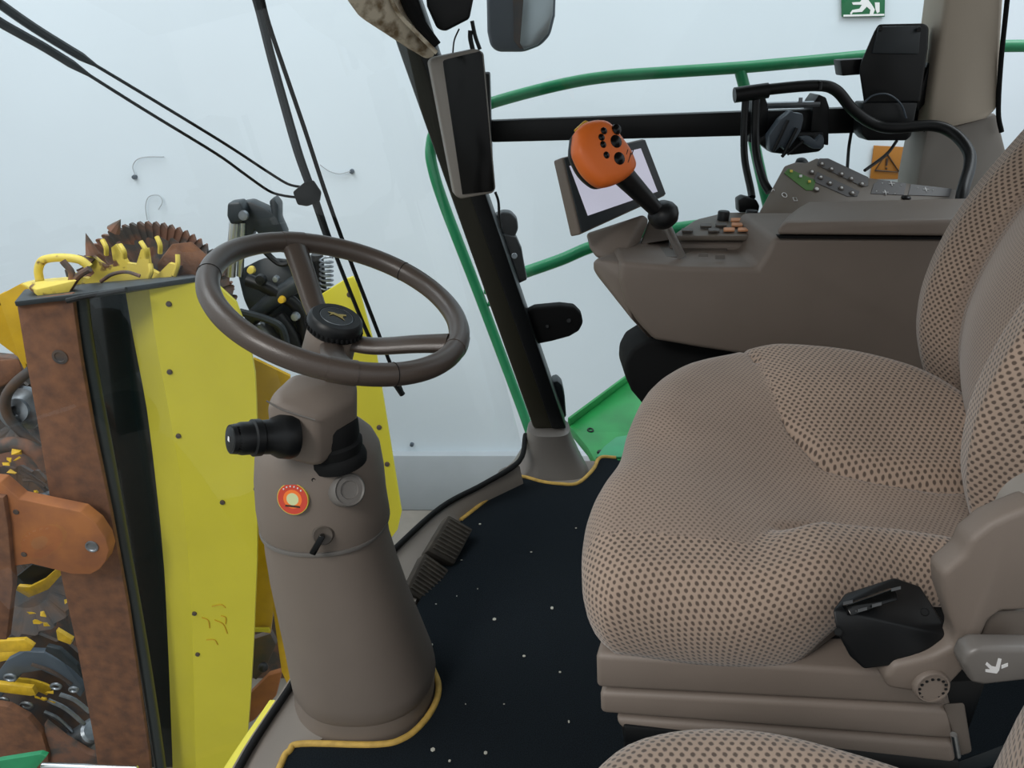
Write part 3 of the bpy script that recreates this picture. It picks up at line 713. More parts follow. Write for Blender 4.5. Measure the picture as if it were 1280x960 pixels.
for a, b in ((598, 228), (641, 245), (680, 260)):
    x, y = Z4(a, b); c0 = hit(x, y, P, N); uu = (hit(x+5, y, P, N)-c0).normalized(); ww = N.cross(uu)
    if a == 598:
        obj('hook_symbol', tube([c0+N*.001+uu*q+ww*w for q, w in ((-.003, -.004), (.0, .002), (.003, .003), (.003, -.001))], .0008, 3, 5), 'white', kp)
    else:
        obj('ring_symbol', tube([c0+N*.001+uu*.0048*math.cos(h)+ww*.0062*math.sin(h) for h in [2*PI*k/(16 if a == 641 else 4) +.78 for k in range(16 if a == 641 else 4)]], .0009, closed=True, seg=5), 'white', kp)
for a, b in ((997, 203), (1030, 205), (1065, 211), (975, 232), (1008, 237), (1043, 241), (1125, 220), (1155, 226), (1180, 228)):
    x, y = Z4(a, b); big = a in (1030, 1008, 1155)
    c0 = hit(x, y, P, N); uu = (hit(x+5, y, P, N)-c0).normalized(); ww = N.cross(uu)
    if big:
        for d_ in ((uu, ww), (ww, -uu)):
            obj('tractor_symbol', tube([c0+N*.002-d_[0]*.006+d_[1]*.001, c0+N*.002+d_[0]*.006], .0011, 1, 5), 'white', kp)
    else: obj('arrow_symbol', ball(c0+N*.0015, .0015, (1, 1, .8), 8), 'white', kp)
p_ = hit(*Z4(712, 112), P, N); obj('side_dial', lathe(p_-N*.03, N, [(0, 0), (.013, 0), (.013, .022), (.009, .026), (0, .027)], 24), 'dark_steel', cons)
p_ = hit(*Z4(1083, 254), P, N); obj('dark_dial', ball(p_, .010, (1, 1, .5), 14), 'black', kp)
# dark bracket below console
obj('console_support', hull([U(a, b, y) for a, b, y in ((790, 490, 1.34), (781, 470, 1.34), (782, 452, 1.34), (790, 437, 1.34), (806, 427, 1.34), (830, 423, 1.34), (900, 430, 1.34), (1330, 440, 1.34), (1330, 640, 1.34), (850, 560, 1.34))]+[U(a, b, y)+V((0, .1, 0)) for a, b, y in ((790, 490, 1.34), (781, 470, 1.34), (782, 452, 1.34), (790, 437, 1.34), (806, 427, 1.34), (830, 423, 1.34), (1330, 440, 1.34), (1330, 640, 1.34), (850, 560, 1.34))], .008, 3), 'black_soft', cons, label='black support under the console')
obj('support_post', box((.42, 1.34, .014), (.62, 1.44, .52), .01), 'black_soft', cons)

# ================================================================== MONITOR
mon = thing('monitor', 'tilted touch monitor with pale blank screen behind the orange joystick', 'monitor', U(765, 310, 1.38))
MP = U(768, 232, 1.40); MN = V((.50, -.80, .32)).normalized()
def mh(a, b, k=0): return hit(a, b, MP, MN)+MN*k
obj('housing', poly([mh(a, b) for a, b in ((702, 197), (806, 173), (833, 244), (724, 294))], -MN*.028, .004, 3), 'taupe', mon)
bz = obj('bezel', poly([mh(a, b, .0005) for a, b in ((704, 198), (805, 175), (831, 243), (726, 291))], MN*.0035, .0015), 'dark_steel', mon, label='dark bezel')
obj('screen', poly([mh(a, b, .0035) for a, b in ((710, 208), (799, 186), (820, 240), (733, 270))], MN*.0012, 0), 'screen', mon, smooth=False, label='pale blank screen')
obj('mount', hull([U(a, b, y) for a, b, y in ((732, 292, 1.40), (805, 268, 1.42), (812, 275, 1.44), (801, 300, 1.42), (775, 328, 1.36), (745, 322, 1.37), (736, 308, 1.38), (740, 290, 1.46), (800, 270, 1.48), (790, 320, 1.46), (750, 322, 1.46))], .008, 3), 'taupe', mon)
obj('mount_arm', hull([U(a, b, y) for a, b, y in ((812, 272, 1.45), (838, 280, 1.45), (838, 300, 1.42), (800, 306, 1.42), (812, 272, 1.50), (838, 280, 1.50), (838, 300, 1.50), (800, 306, 1.50))], .004), 'taupe_dark', mon)

# ================================================================== JOYSTICK
js = thing('joystick', 'joystick with orange button head rising from the armrest console', 'joystick', U(852, 318, 1.33))
obj('shaft', tube([U(852, 320, 1.335), U(842, 300, 1.325), U(829, 272, 1.31)], .0075, 6, 14), 'chrome', js, label='steel shaft')
obj('collar', lathe(U(833, 281, 1.30), U(822, 246, 1.29)-U(833, 281, 1.30), [(0, 0), (.014, 0), (.022, .006), (.026, .016), (.0265, .024), (.022, .033), (.014, .040), (0, .042)], 28, 1.1), 'black', js, label='black rounded collar')
obj('grip', loft([[p+(A*math.cos(h)*w+B*math.sin(h)*w*1.1) for h in [2*PI*k/24 for k in range(24)]] for p, w, A, B in [(U(820+(768-820)*q, 262+(208-262)*q, 1.29-.02*q), .013+.007*q, V((.72, 0, .69)).normalized(), V((0, 1, 0)).normalized()) for q in (0, .25, .5, .75, 1)]]), 'black', js, label='dark grey grip')
JP = U(757, 192, 1.235); JN = V((.42, -.80, .42)).normalized()
ho = [(719, 166), (726, 157), (737, 152), (752, 151), (763, 158), (775, 173), (785, 187), (791, 200), (793, 209), (789, 217), (778, 226), (765, 232), (752, 234), (741, 228), (730, 217), (722, 203), (717, 188)]
def jh(a, b, k=0): return hit(a, b, JP, JN)+JN*k
hc = jh(756, 193)
def hring(sc, k): 
    pts = catmull([jh(a, b) for a, b in ho]+[jh(*ho[0])], 3)[:-1]
    return [hc+(p-hc)*sc+JN*k for p in pts]
obj('head', loft([hring(s_, k) for s_, k in ((.90, -.016), (.97, -.012), (1, -.004), (1, .002), (.95, .009), (.85, .0135), (.70, .0155), (.4, .0165), (.05, .017))]), 'orange', js, label='orange button head', angle=60)
obj('head_back', loft([hring(s_, k) for s_, k in ((.55, -.036), (.80, -.032), (.93, -.025), (.955, -.017), (.92, -.012))]), 'black', js, label='black back of the head', angle=60)
obj('release_button', hull([jh(a, b, k) for a, b in ((721, 160), (733, 149), (738, 151), (724, 163)) for k in (-.012, -.002)], .002), 'yellow_btn', js, label='yellow release button')
for a, b, r_ in ((748, 168, .0058), (745, 176, .0058), (747, 185, .0058), (751, 198, .0058), (764, 166, .0085), (763, 181, .0108), (767, 202, .0105)):
    obj('thumb_button', lathe(jh(a, b, .0125), JN, [(0, 0), (r_, 0), (r_*.95, .0045), (r_*.6, .0062), (0, .0066)], 16), 'black_gloss', js, label='black thumb button')
for a, b in ((777, 194), (781, 198), (784, 194), (779, 204)):
    obj('button_marking', tube([jh(a-1, b+3, .0155), jh(a+1, b-3, .0155)], .0008, 1, 5), 'signblack', js)

# ================================================================== CORNER DISPLAY ON THE PILLAR
dp = thing('corner_display', 'tall narrow black display in grey housing fixed to the front pillar', 'display', U(590, 240, 1.76))
obj('housing', poly([U(a, b, y) for a, b, y in ((537, 78, 1.72), (542, 72, 1.72), (597, 61, 1.68), (605, 66, 1.68), (620, 236, 1.68), (616, 242, 1.68), (576, 249, 1.70), (569, 245, 1.70))], (-.01, .045, 0), .005, 3), 'pillar_low', dp, label='grey housing')
obj('screen', poly([U(a, b, y)+V((0, -.002, 0)) for a, b, y in ((553, 75, 1.713), (600, 64, 1.68), (603, 68, 1.68), (618, 236, 1.68), (615, 239, 1.68), (578, 243, 1.695))], (0, .004, 0), .001), 'black_gloss', dp, label='glossy black screen')
obj('mount_clip', hull([U(a, b, 1.76)+V((0, q, 0)) for a, b in ((590, 90), (612, 92), (616, 230), (600, 235)) for q in (0, .07)], .003), 'black', dp)
for i, pts in enumerate((((591, 62), (588, 48), (588, 38)), ((600, 62), (594, 45), (590, 26)), ((566, 66), (568, 50), (574, 36)))):
    obj('cable', tpx(pts, 1.72, (3, 2.5, 1)[i], 5, 8), 'black', dp, label='thin black cable')
o = obj('cable_chain', BM() if False else tube([U(a, b, 1.73) for a, b in ((619, 240), (623, 252), (624, 270), (626, 285))], .003, 5, 8), 'black', dp)
# top black camera housing and dusty trim
o = tag(obj('camera_box', hull([U(a, b, y) for a, b, y in ((527, -60, 1.70), (533, 8, 1.70), (546, 36, 1.70), (556, 40, 1.70), (587, 24, 1.70), (592, 0, 1.70), (594, -60, 1.70), (530, -60, 1.80), (546, 30, 1.78), (585, 20, 1.78), (596, -60, 1.80))], .006, 3), 'black'), 'black box hanging above the narrow pillar display', 'box')
d = thing('dusty_trim', 'dusty beige trim piece at the top of the front pillar', 'trim', U(500, 10, 1.60))
obj('cover', hull([U(a, b, y) for a, b, y in ((420, -50, 1.55), (434, 2, 1.58), (447, 20, 1.6), (470, 33, 1.63), (496, 49, 1.66), (511, 61, 1.68), (533, 74, 1.70), (546, 70, 1.70), (540, 50, 1.70), (512, 10, 1.68), (480, -50, 1.65), (430, -50, 1.66), (495, 40, 1.74), (530, 70, 1.75))], .006, 3), 'dust', d)
obj('edge_seal', tube([U(a, b, 1.655) for a, b in ((497, -50), (508, 0), (525, 30), (545, 58))], .012, 5, 8), 'black_soft', d)
obj('cover_lip', tube([U(a, b, 1.63) for a, b in ((478, -30), (495, 12), (520, 40), (546, 66))], .004, 5, 8), 'dust', d)

# outside mirror at the top
mr = thing('exterior_mirror', 'dark exterior mirror hanging at the top above the green handrail', 'mirror', U(650, 66, 2.15))
obj('mirror_housing', ppx([(607, -60), (609, 40), (613, 58), (622, 65), (655, 65), (676, 57), (688, 44), (694, 20), (697, -60)], 2.15, .07, .010, 3), 'slate', mr, label='dark blue grey housing')
obj('mirror_pane', poly([U(a, b, 2.145) for a, b in ((659, -60), (650, 54), (655, 62), (672, 56), (685, 42), (691, 18), (694, -60))], (0, .006, 0), .001), 'mirror', mr, label='mirror pane')
obj('mirror_strip', poly([U(a, b, 2.146) for a, b in ((640, -60), (642, 50), (650, 61), (654, 60), (650, 54), (659, -60))], (0, .006, 0), .001), 'grime', mr)

# ================================================================== CROSSBAR WITH CLAMP, BOX AND CABLES
YB = 1.80
cb = thing('crossbar', 'black horizontal bar across the right side window', 'bar', U(880, 175, YB))
obj('bar', hull([U(a, b, YB)+V((0, q, 0)) for a, b in ((613, 151), (1168, 131), (1168, 164), (615, 178)) for q in (0, .03)], .003), 'black', cb)
obj('bar_bracket', hull([U(a, b, YB)+V((0, q, 0)) for a, b in ((1155, 120), (1170, 118), (1170, 172), (1150, 172)) for q in (-.005, .04)], .003), 'black', cb)
for a in (948, 1024):
    obj('bar_clamp', hull([U(x, y, YB-.015)+V((0, q, 0)) for x, y in ((a-7, 128), (a, 118), (a+9, 122), (a+13, 134), (a+12, 182), (a-12, 178)) for q in (0, .06)], .003), 'black', cb)
obj('clamp_bolt', tpx([(958, 132), (1024, 130)], YB-.01, 4, 1, 8), 'steel', cb)
obj('clamp_bolt', tpx([(1001, 122), (1000, 134)], YB-.01, 2.5, 1, 8), 'steel', cb)
hm = thing('holder_clamp', 'grey and black holder clamp hanging from the crossbar', 'clamp', U(990, 190, 1.75))
obj('clamp_jaw', ppx([(961, 170), (976, 149), (984, 143), (989, 138), (994, 141), (1004, 142), (1005, 150), (1001, 165), (991, 180), (984, 190), (976, 183), (967, 192), (962, 188)], 1.74, .03, .004), 'slate', hm, label='grey jaw')
obj('clamp_jaw', ppx([(1000, 172), (1012, 170), (1020, 176), (1028, 168), (1031, 176), (1028, 186), (1016, 186), (1006, 180)], 1.74, .02, .003), 'slate', hm, label='grey jaw')
obj('clamp_body', hull([U(a, b, 1.77)+V((0, q, 0)) for a, b in ((950, 172), (965, 165), (1000, 170), (1030, 165), (1031, 184), (1024, 190), (990, 194), (964, 191), (950, 180)) for q in (0, .03)], .004), 'black', hm)
for p_, q_ in (((985, 150), (966, 190)), ((996, 160), (978, 196)), ((1004, 176), (984, 193))):
    obj('clamp_rod', tpx([p_, q_], 1.735, 2.2, 1, 8), 'black', hm)
obj('clamp_finger', tpx([(985, 185), (981, 192), (977, 196)], 1.735, 2, 4, 8), 'black_soft', hm)
bx_ = thing('black_control_box', 'black control box mounted on the bar beside the rear pillar', 'box', U(1120, 130, 1.74))
obj('box_body', hull([U(a, b, y) for a, b, y in ((1098, 30, 1.74), (1155, 29, 1.74), (1161, 34, 1.74), (1160, 60, 1.74), (1150, 128, 1.74), (1080, 130, 1.74), (1078, 100, 1.74), (1073, 84, 1.74), (1092, 40, 1.74), (1100, 32, 1.80), (1160, 33, 1.80), (1150, 128, 1.80), (1082, 128, 1.80))], .005, 3), 'black', bx_)
obj('box_cover', hull([U(a, b, 1.735)+V((0, q, 0)) for a, b in ((1099, 33), (1152, 32), (1149, 68), (1090, 67)) for q in (0, .01)], .003), 'dark_steel', bx_)
for a, b in ((1101, 36), (1149, 37)): obj('box_screw', cyl(U(a, b, 1.733), U(a, b, 1.728), .005, .001, 12), 'black', bx_)
obj('box_stub', hull([U(a, b, 1.76)+V((0, q, 0)) for a, b in ((1050, 75), (1085, 73), (1080, 93), (1053, 95)) for q in (0, .04)], .003), 'black', bx_)
obj('box_foot', hull([U(a, b, 1.735)+V((0, q, 0)) for a, b in ((1079, 128), (1148, 128), (1140, 170), (1134, 176), (1084, 176), (1077, 168)) for q in (0, .05)], .005), 'black', bx_)
obj('box_bracket', hull([U(a, b, 1.78)+V((0, q, 0)) for a, b in ((1166, 68), (1172, 76), (1158, 128), (1148, 140), (1144, 130)) for q in (0, .02)], .003), 'black', bx_)
obj('thin_wire', tpx([(1080, 128), (1092, 119), (1110, 118), (1126, 130), (1133, 148)], 1.725, 1.1, 6, 6), 'slate', bx_)
ck = tag(obj('thick_cable', BM() if False else tube([U(a, b, y) for a, b, y in ((925, 118, 1.70), (960, 112, 1.70), (1020, 107, 1.70), (1045, 113, 1.70), (1066, 137, 1.70), (1090, 154, 1.70), (1115, 160, 1.69), (1165, 157, 1.68), (1192, 167, 1.66), (1210, 188, 1.62), (1212, 208, 1.58), (1204, 236, 1.52), (1200, 262, 1.49))], .0115, 8, 14), 'black'), 'thick black cable curving over the bar down to the console', 'cable')
cc_ = thing('cable_connector', 'black cable junction sleeve with two cables dropping towards the console', 'connector', U(940, 118, 1.69))
obj('sleeve', tube([U(a, b, 1.685) for a, b in ((918, 119), (938, 116), (960, 113))], .0155, 4, 12), 'black', cc_)
obj('sleeve_cable', tube([U(a, b, y) for a, b, y in ((932, 120, 1.69), (930, 165, 1.68), (931, 200, 1.65), (938, 235, 1.60), (940, 247, 1.58))], .0075, 8, 10), 'black', cc_)
obj('sleeve_cable', tube([U(a, b, y) for a, b, y in ((945, 120, 1.69), (944, 165, 1.68), (946, 195, 1.65), (954, 225, 1.60), (962, 240, 1.58))], .0085, 8, 10), 'black', cc_)
obj('plug', hull([U(a, b, 1.56)+V((0, q, 0)) for a, b in ((923, 250), (930, 246), (946, 250), (950, 258), (948, 266), (924, 266)) for q in (0, .03)], .003), 'black', cc_)
obj('cable_tie', tube([U(1025, 112, 1.69), U(1026, 101, 1.69)], .004, 1, 8), 'black', cc_)
o = tag(obj('thin_cable', tube([U(a, b, y) for a, b, y in ((1064, 166, 1.77), (1061, 185, 1.75), (1059, 212, 1.68))], .0035, 6, 8), 'black'), 'thin black cable hanging left of the amber warning sign', 'cable', 'thin cables under the crossbar')
o = tag(obj('thin_cable', tube([U(a, b, y) for a, b, y in ((1121, 176, 1.74), (1108, 193, 1.72), (1081, 213, 1.66))], .0035, 6, 8), 'black'), 'thin black cable crossing in front of the amber warning sign', 'cable', 'thin cables under the crossbar')

# ================================================================== OUTSIDE RAIL AND PLATFORM
YR = 2.25
hr = thing('handrail', 'green tubular handrail outside the right side window', 'handrail', U(660, 535, YR))
obj('hoop_rail', tube([U(a, b, YR) for a, b in ((1330, 57), (1235, 58), (1165, 62), (1040, 74), (930, 84), (840, 90), (760, 96), (700, 106), (620, 127), (565, 148), (545, 163), (539, 180), (540, 206), (556, 258), (600, 372), (648, 500), (664, 545), (690, 620))], pxm(7.3, YR, 80), 8, 12), 'green', hr)
obj('rail_post', tube([U(a, b, YR) for a, b in ((925, 88), (934, 125), (942, 175), (956, 240), (975, 320))], pxm(7, YR, 150), 6, 12), 'green', hr)
obj('rail_brace', tube([U(a, b, YR) for a, b in ((640, 346), (700, 325), (745, 307), (830, 288), (930, 276), (1010, 270))], pxm(7.5, YR, 330), 6, 12), 'green', hr)
for a, b in ((611, 365), (616, 380)): obj('rail_bolt', cyl(U(a-6, b, YR), U(a+4, b-1, YR), .008, .002, 10), 'green', hr)
pf = thing('side_platform', 'green painted steel platform beside the pillar foot', 'platform', V((.4, 2.1, -.05)))
P1 = [(712, 532), (790, 473), (960, 473), (960, 575), (743, 575), (735, 560)]
obj('platform_plate', poly([U(a, b, Z=-.03) for a, b in P1], (0, 0, -.03), .003), 'green_plat', pf)
A_, B_ = U(712, 532, Z=-.03), U(790, 473, Z=-.03); UPV = V((0, 0, .025))
obj('platform_flange', poly([A_-UPV, B_-UPV, B_+UPV, A_+UPV], (-.006, .008, 0), .002), 'green_plat', pf)
for a, b in ((738, 538), (750, 566)):
    c0 = U(a, b, Z=-.03); obj('platform_bolt', tube([c0+V((.008*math.cos(h), .011*math.sin(h), .001)) for h in [2*PI*k/16 for k in range(16)]], .003, closed=True, seg=6) if a == 738 else lathe(c0, (0, 0, 1), [(0, 0), (.010, 0), (.008, .006), (0, .007)], 12), 'black', pf)
obj('platform_step', poly([U(a, b, Z=-.028) for a, b in ((755, 560), (770, 548), (790, 545), (790, 573), (745, 573))], (0, 0, .006), .002), 'green', pf)
ht = thing('pillar_handle', 'rounded black handle plate on the right of the front pillar', 'handle', U(690, 430, 1.88))
obj('handle_plate', ppx([(655, 392), (668, 385), (700, 382), (718, 384), (727, 393), (729, 404), (724, 414), (712, 421), (690, 427), (670, 431)], 1.88, .035, .006, 3), 'black_soft', ht)
obj('handle_screw', cyl(U(711, 401, 1.88), U(711, 401, 1.872), .006, .001, 12), 'black', ht)
obj('handle_screw', cyl(U(684, 408, 1.88), U(684, 408, 1.872), .005, .001, 12), 'black', ht)
hg = thing('hinge_clamp', 'dark round-headed hinge behind the front pillar above the black handle', 'hinge', U(640, 350, 1.95))
obj('hinge_head', ppx([(617, 270), (628, 265), (638, 266), (646, 274), (648, 286), (643, 298), (632, 302), (622, 296)], 1.96, .04, .006, 3), 'dark_steel', hg)
obj('hinge_arm', ppx([(624, 292), (645, 296), (652, 312), (655, 330), (659, 350), (648, 355), (640, 340), (632, 320)], 1.95, .03, .004, 2), 'dark_steel', hg)
obj('hinge_pin', cyl(U(643, 320, 1.945), U(643, 320, 1.935), .008, .001, 12), 'steel', hg)
o = tag(obj('lower_hinge', hull([U(a, b, 1.92)+V((0, q, 0)) for a, b in ((690, 478), (697, 476), (703, 482), (706, 495), (704, 510), (708, 522), (700, 524), (694, 505)) for q in (0, .05)], .005), 'dark_steel'), 'small dark hinge at the bottom right of the front pillar', 'hinge')

# ================================================================== WIPER
wp = thing('wiper', 'black parallel-arm windscreen wiper outside the curved front glass', 'wiper', onglass(380, 240))
def gt(pts, rpx, k=.035, n=5, seg=8):
    P_ = [onglass(a, b, k) for a, b in pts]
    s_ = (P_[0]-CAM).dot(FWD)/F
    rr = rpx if callable(rpx) else (lambda t: rpx)
    return tube(P_, lambda t: rr(t)*s_, n, seg)
obj('wiper_arm', gt([(-40, -25), (0, 5), (40, 33), (85, 61), (180, 118), (280, 179), (335, 215), (360, 230), (378, 234)], lambda t: 6.5 if t < .42 else 2.6), 'black', wp)
obj('wiper_arm', gt([(-40, 2), (0, 28), (30, 45), (70, 68), (180, 137), (270, 192), (305, 217), (335, 238), (352, 244), (372, 247)], lambda t: 6.5 if t < .36 else 2.6), 'black', wp)
obj('wiper_head', hull([onglass(a, b, k) for a, b in ((366, 240), (380, 228), (392, 225), (402, 240), (400, 252), (384, 258), (372, 256)) for k in (.02, .045)], .003), 'black', wp)
obj('blade_spine', gt([(312, -20), (322, 5), (340, 75), (358, 140), (374, 195), (392, 245), (408, 292), (416, 310)], lambda t: 6.3-2*abs(t-.5)), 'dark_steel', wp)
obj('blade_strip', gt([(326, -10), (336, 30), (358, 95), (382, 165), (405, 235), (430, 305), (462, 388), (488, 455), (503, 491)], 3.0, .012), 'black_soft', wp)
obj('blade_strip', gt([(398, 262), (420, 320), (450, 395), (470, 440)], 2.8, .028), 'black', wp)
obj('blade_tip', gt([(493, 478), (503, 493)], 4, .012), 'black', wp)

# ================================================================== HALL WALL THINGS
ex = thing('exit_sign', 'green and white emergency exit sign high on the white wall', 'sign', U(1080, 21, 4.45))
obj('sign_board', ppx([(1052, -32), (1107, -32), (1106, 21), (1053, 21)], 4.44, .015, .002), 'signgreen', ex)
def ez(a, b): return (900+a/3.368, b/3.368)
obj('pictogram', poly([U(*ez(a, b), 4.438) for a, b in ((556, 10), (590, 8), (612, -20), (640, -20), (625, 0), (640, 20), (652, 40), (645, 60), (630, 60), (634, 42), (618, 28), (598, 50), (560, 52), (552, 62), (548, 55), (558, 42), (588, 36), (598, 20), (560, 20))], (0, .003, 0)), 'white', ex, smooth=False, label='white running figure')
obj('pictogram', poly([U(*ez(a, b), 4.438) for a, b in ((520, 62), (692, 58), (692, 66), (520, 70))], (0, .002, 0)), 'white', ex, smooth=False)
obj('pictogram', poly([U(*ez(a, b), 4.438) for a, b in ((652, 10), (672, 10), (672, 50), (662, 56), (655, 40))], (0, .003, 0)), 'white', ex, smooth=False)
obj('pictogram', ppx([(1076, -22), (1084, -22), (1084, -13), (1076, -13)], 4.438, .003), 'white', ex, smooth=False)
wn = thing('warning_sign', 'amber warning triangle sign on the white wall above the keypad', 'sign', U(1110, 225, 4.45))
obj('sign_board', ppx([(1093, 182), (1132, 184), (1128, 224), (1088, 224)], 4.44, .012, .002), 'signamber', wn)
obj('triangle', tube([U(a, b, 4.434) for a, b in ((1108, 191), (1124, 215), (1094, 213))], .006, closed=True, seg=6), 'signblack', wn)
obj('exclamation_mark', tube([U(1109, 198, 4.434), U(1108, 207, 4.434)], .006, 1, 8), 'signblack', wn)
obj('exclamation_mark', ball(U(1108, 210.5, 4.434), .006), 'signblack', wn)
for i, (a, b, lab) in enumerate(((440, 214, 'short dark wall peg beside the top of the wiper blade'), (169, 221, 'small dark wall peg left of the wiper arms'), (515, 555, 'small dark wall peg low near the pillar foot'))):
    tag(obj('wall_peg', lathe(U(a, b, 4.46), (0, -1, 0), [(0, 0), (.014, 0), (.012, .02), (0, .022)], 12), 'slate'), lab, 'peg', 'wall pegs')
tag(obj('cord_loop', tube([U(a, b, 4.44) for a, b in ((169, 219), (166, 208), (172, 199), (186, 196), (205, 196))], .003, 6, 6), 'wall_skirt'), 'faint grey cord curling from a wall peg under the wiper arms', 'cord', 'cords on the white wall')
tag(obj('cord_loop', tube([U(a, b, 4.44) for a, b in ((184, 275), (182, 258), (186, 246), (198, 244), (203, 252), (198, 262))], .003, 6, 6), 'wall_skirt'), 'faint grey cord curl on the wall above the toothed rotor', 'cord', 'cords on the white wall')
tag(obj('cord_loop', tube([U(a, b, 4.44) for a, b in ((400, 206), (412, 214), (425, 217), (438, 214))], .003, 6, 6), 'wall_skirt'), 'faint grey cord running to the peg beside the wiper', 'cord', 'cords on the white wall')

# ================================================================== HARVESTING HEADER OUTSIDE
hd = thing('harvester_header', 'folded yellow and rusty harvesting header standing in front of the cab', 'harvester header', V((-1.0, 2.4, -1.9)))
# main yellow panel, folded sheet
fold = [(186, 358, 2.30), (195, 430, 2.24), (209, 502, 2.2), (225, 592, 2.2), (234, 680, 2.2), (240, 774, 2.2), (245, 960, 2.2), (246, 1060, 2.2)]
leftp = [(157, 365, 2.36), (168, 430, 2.34), (182, 500, 2.33), (190, 560, 2.33), (200, 650, 2.33), (206, 720, 2.33), (211, 830, 2.33), (216, 960, 2.33), (217, 1060, 2.33)]
def stripmesh(A, B, th):
    n = 24
    def samp(T, f):
        ys_ = [p[1] for p in T]; y = ys_[0]+(ys_[-1]-ys_[0])*f
        return (interp([(p[1], p[0]) for p in T], y), y, interp([(p[1], p[2]) for p in T], y))
    bm = BM(); rows = []
    for k in range(n+1):
        a = U(*samp(A, k/n)); b = U(*samp(B, k/n)); rows.append([bm.verts.new(a), bm.verts.new(b), bm.verts.new(b+V((0, th, 0))), bm.verts.new(a+V((0, th, 0)))])
    for r1, r2 in zip(rows, rows[1:]):
        for j in range(4): bm.faces.new((r1[j], r1[(j+1) % 4], r2[(j+1) % 4], r2[j]))
    bm.faces.new(rows[0]); bm.faces.new(rows[-1][::-1]); return bm
obj('panel_edge', stripmesh(leftp, fold, .012), 'yellow', hd, angle=20)
rightp = [(250, 347, 2.3), (275, 352, 2.26), (300, 385, 2.23), (312, 430, 2.2), (319, 470, 2.2), (322, 560, 2.2), (321, 700, 2.2), (317, 800, 2.2), (313, 870, 2.2), (306, 960, 2.2), (300, 1060, 2.2)]
pts = [U(*p) for p in fold]+[U(*p) for p in reversed(rightp)]
obj('main_panel', stripmesh([(186, 359, 2.2)]+[p[:2]+(2.2,) for p in fold[1:]], [(262, 348, 2.2), (278, 356, 2.2)]+[p[:2]+(2.2,) for p in rightp[2:]], .012), 'yellow', hd)
for a, b in ((212, 465), (223, 545), (278, 628), (243, 767), (247, 818), (320, 611), (211, 380)):
    p = U(a, b, 2.198); obj('panel_bolt', lathe(p+V((0, .002, 0)), (0, -1, 0), [(0, 0), (.009, 0), (.008, .006), (0, .008)], 12), 'grime', hd)
for (a, b), (c_, d_) in (((252, 772), (262, 785)), ((265, 758), (282, 760)), ((268, 775), (284, 792)), ((258, 800), (272, 806)), ((276, 770), (282, 780))):
    obj('scratched_mark', tube([U(a, b, 2.198), U((a+c_)/2+3, (b+d_)/2-3, 2.198), U(c_, d_, 2.198)], .0022, 4, 5), 'yellow_side', hd)
obj('side_panel', ppx([(316, 448), (362, 470), (366, 600), (362, 760), (342, 760), (338, 792), (316, 788)], 2.36, .015, .002), 'yellow_side', hd, label='deeper yellow side panel')
obj('side_panel_lip', ppx([(318, 786), (336, 786), (337, 790), (318, 790)], 2.34, .01), 'yellow', hd)
obj('side_rail', ppx([(338, 740), (352, 740), (372, 850), (362, 862), (352, 840)], 2.36, .02, .002), 'yellow_side', hd)
obj('far_panel', ppx([(396, 372), (432, 349), (441, 346), (447, 356), (470, 440), (486, 540), (502, 640), (497, 662), (482, 682), (440, 700), (430, 520), (405, 430)], 2.5, .015, .002), 'yellow', hd, label='yellow panel on the far side')
for a, b in ((437, 368), (474, 534), (484, 580)): obj('panel_bolt', lathe(U(a, b, 2.5), (0, -1, 0), [(0, 0), (.010, 0), (.009, .006), (0, .008)], 12), 'grime', hd)
obj('corner_panel', ppx([(-60, 400), (3, 366), (24, 374), (34, 470), (22, 446), (-60, 285+100)], 2.5, .02, .002), 'yellow_side', hd)
obj('corner_panel', ppx([(-3, 370), (25, 355), (38, 362), (60, 380), (60, 470), (24, 450), (14, 420)], 2.45, .02, .002), 'yellow_side', hd)
# beams
obj('rusty_beam', ppx([(20, 377), (90, 367), (94, 400), (101, 450), (115, 530), (138, 640), (160, 760), (186, 940), (196, 1060), (135, 1060), (118, 930), (96, 810), (76, 720), (60, 610), (45, 520), (32, 450)], 2.14, .02, .004), 'rust', hd, label='rusty steel beam')
obj('beam_hole', lathe(U(75, 446, 2.139), (0, -1, 0), [(0, 0), (.022, 0), (.024, .002), (.016, .003), (.014, .0005), (0, .0005)], 20), 'grime', hd)
obj('black_panel', ppx([(86, 368), (158, 360), (168, 430), (184, 500), (204, 680), (212, 800), (222, 960), (226, 1060), (180, 1060), (135, 700), (100, 440)], 2.38, .06, .004), 'darkgreen', hd, label='glossy black panel')
obj('upright_tube', tube([U(a, b, 2.19) for a, b in ((101, 368), (107, 420), (121, 500), (140, 600), (158, 700), (176, 800), (192, 900), (206, 1000), (213, 1060))], .022, 4, 14), 'tube_dark', hd)
obj('top_cap', hull([U(a, b, y) for a, b, y in ((18, 377, 2.12), (92, 368, 2.12), (160, 360, 2.2), (248, 346, 2.2), (240, 342, 2.6), (60, 356, 2.6), (30, 362, 2.4))]+[U(a, b, y)-V((0, 0, .015)) for a, b, y in ((18, 377, 2.12), (92, 368, 2.12), (160, 360, 2.2), (248, 346, 2.2), (240, 342, 2.6), (60, 356, 2.6))], .002), 'dark_steel', hd)
obj('cap_bar', tube([U(a, b, 2.1) for a, b in ((84, 376), (100, 372), (158, 362))], .008, 1, 8), 'black', hd)
obj('loop_handle', tube([U(a, b, 2.3) for a, b in ((50, 352), (48, 338), (52, 327), (62, 323), (80, 322), (100, 325), (112, 334))], .013, 6, 10), 'yellow_worn', hd, label='worn yellow loop handle')
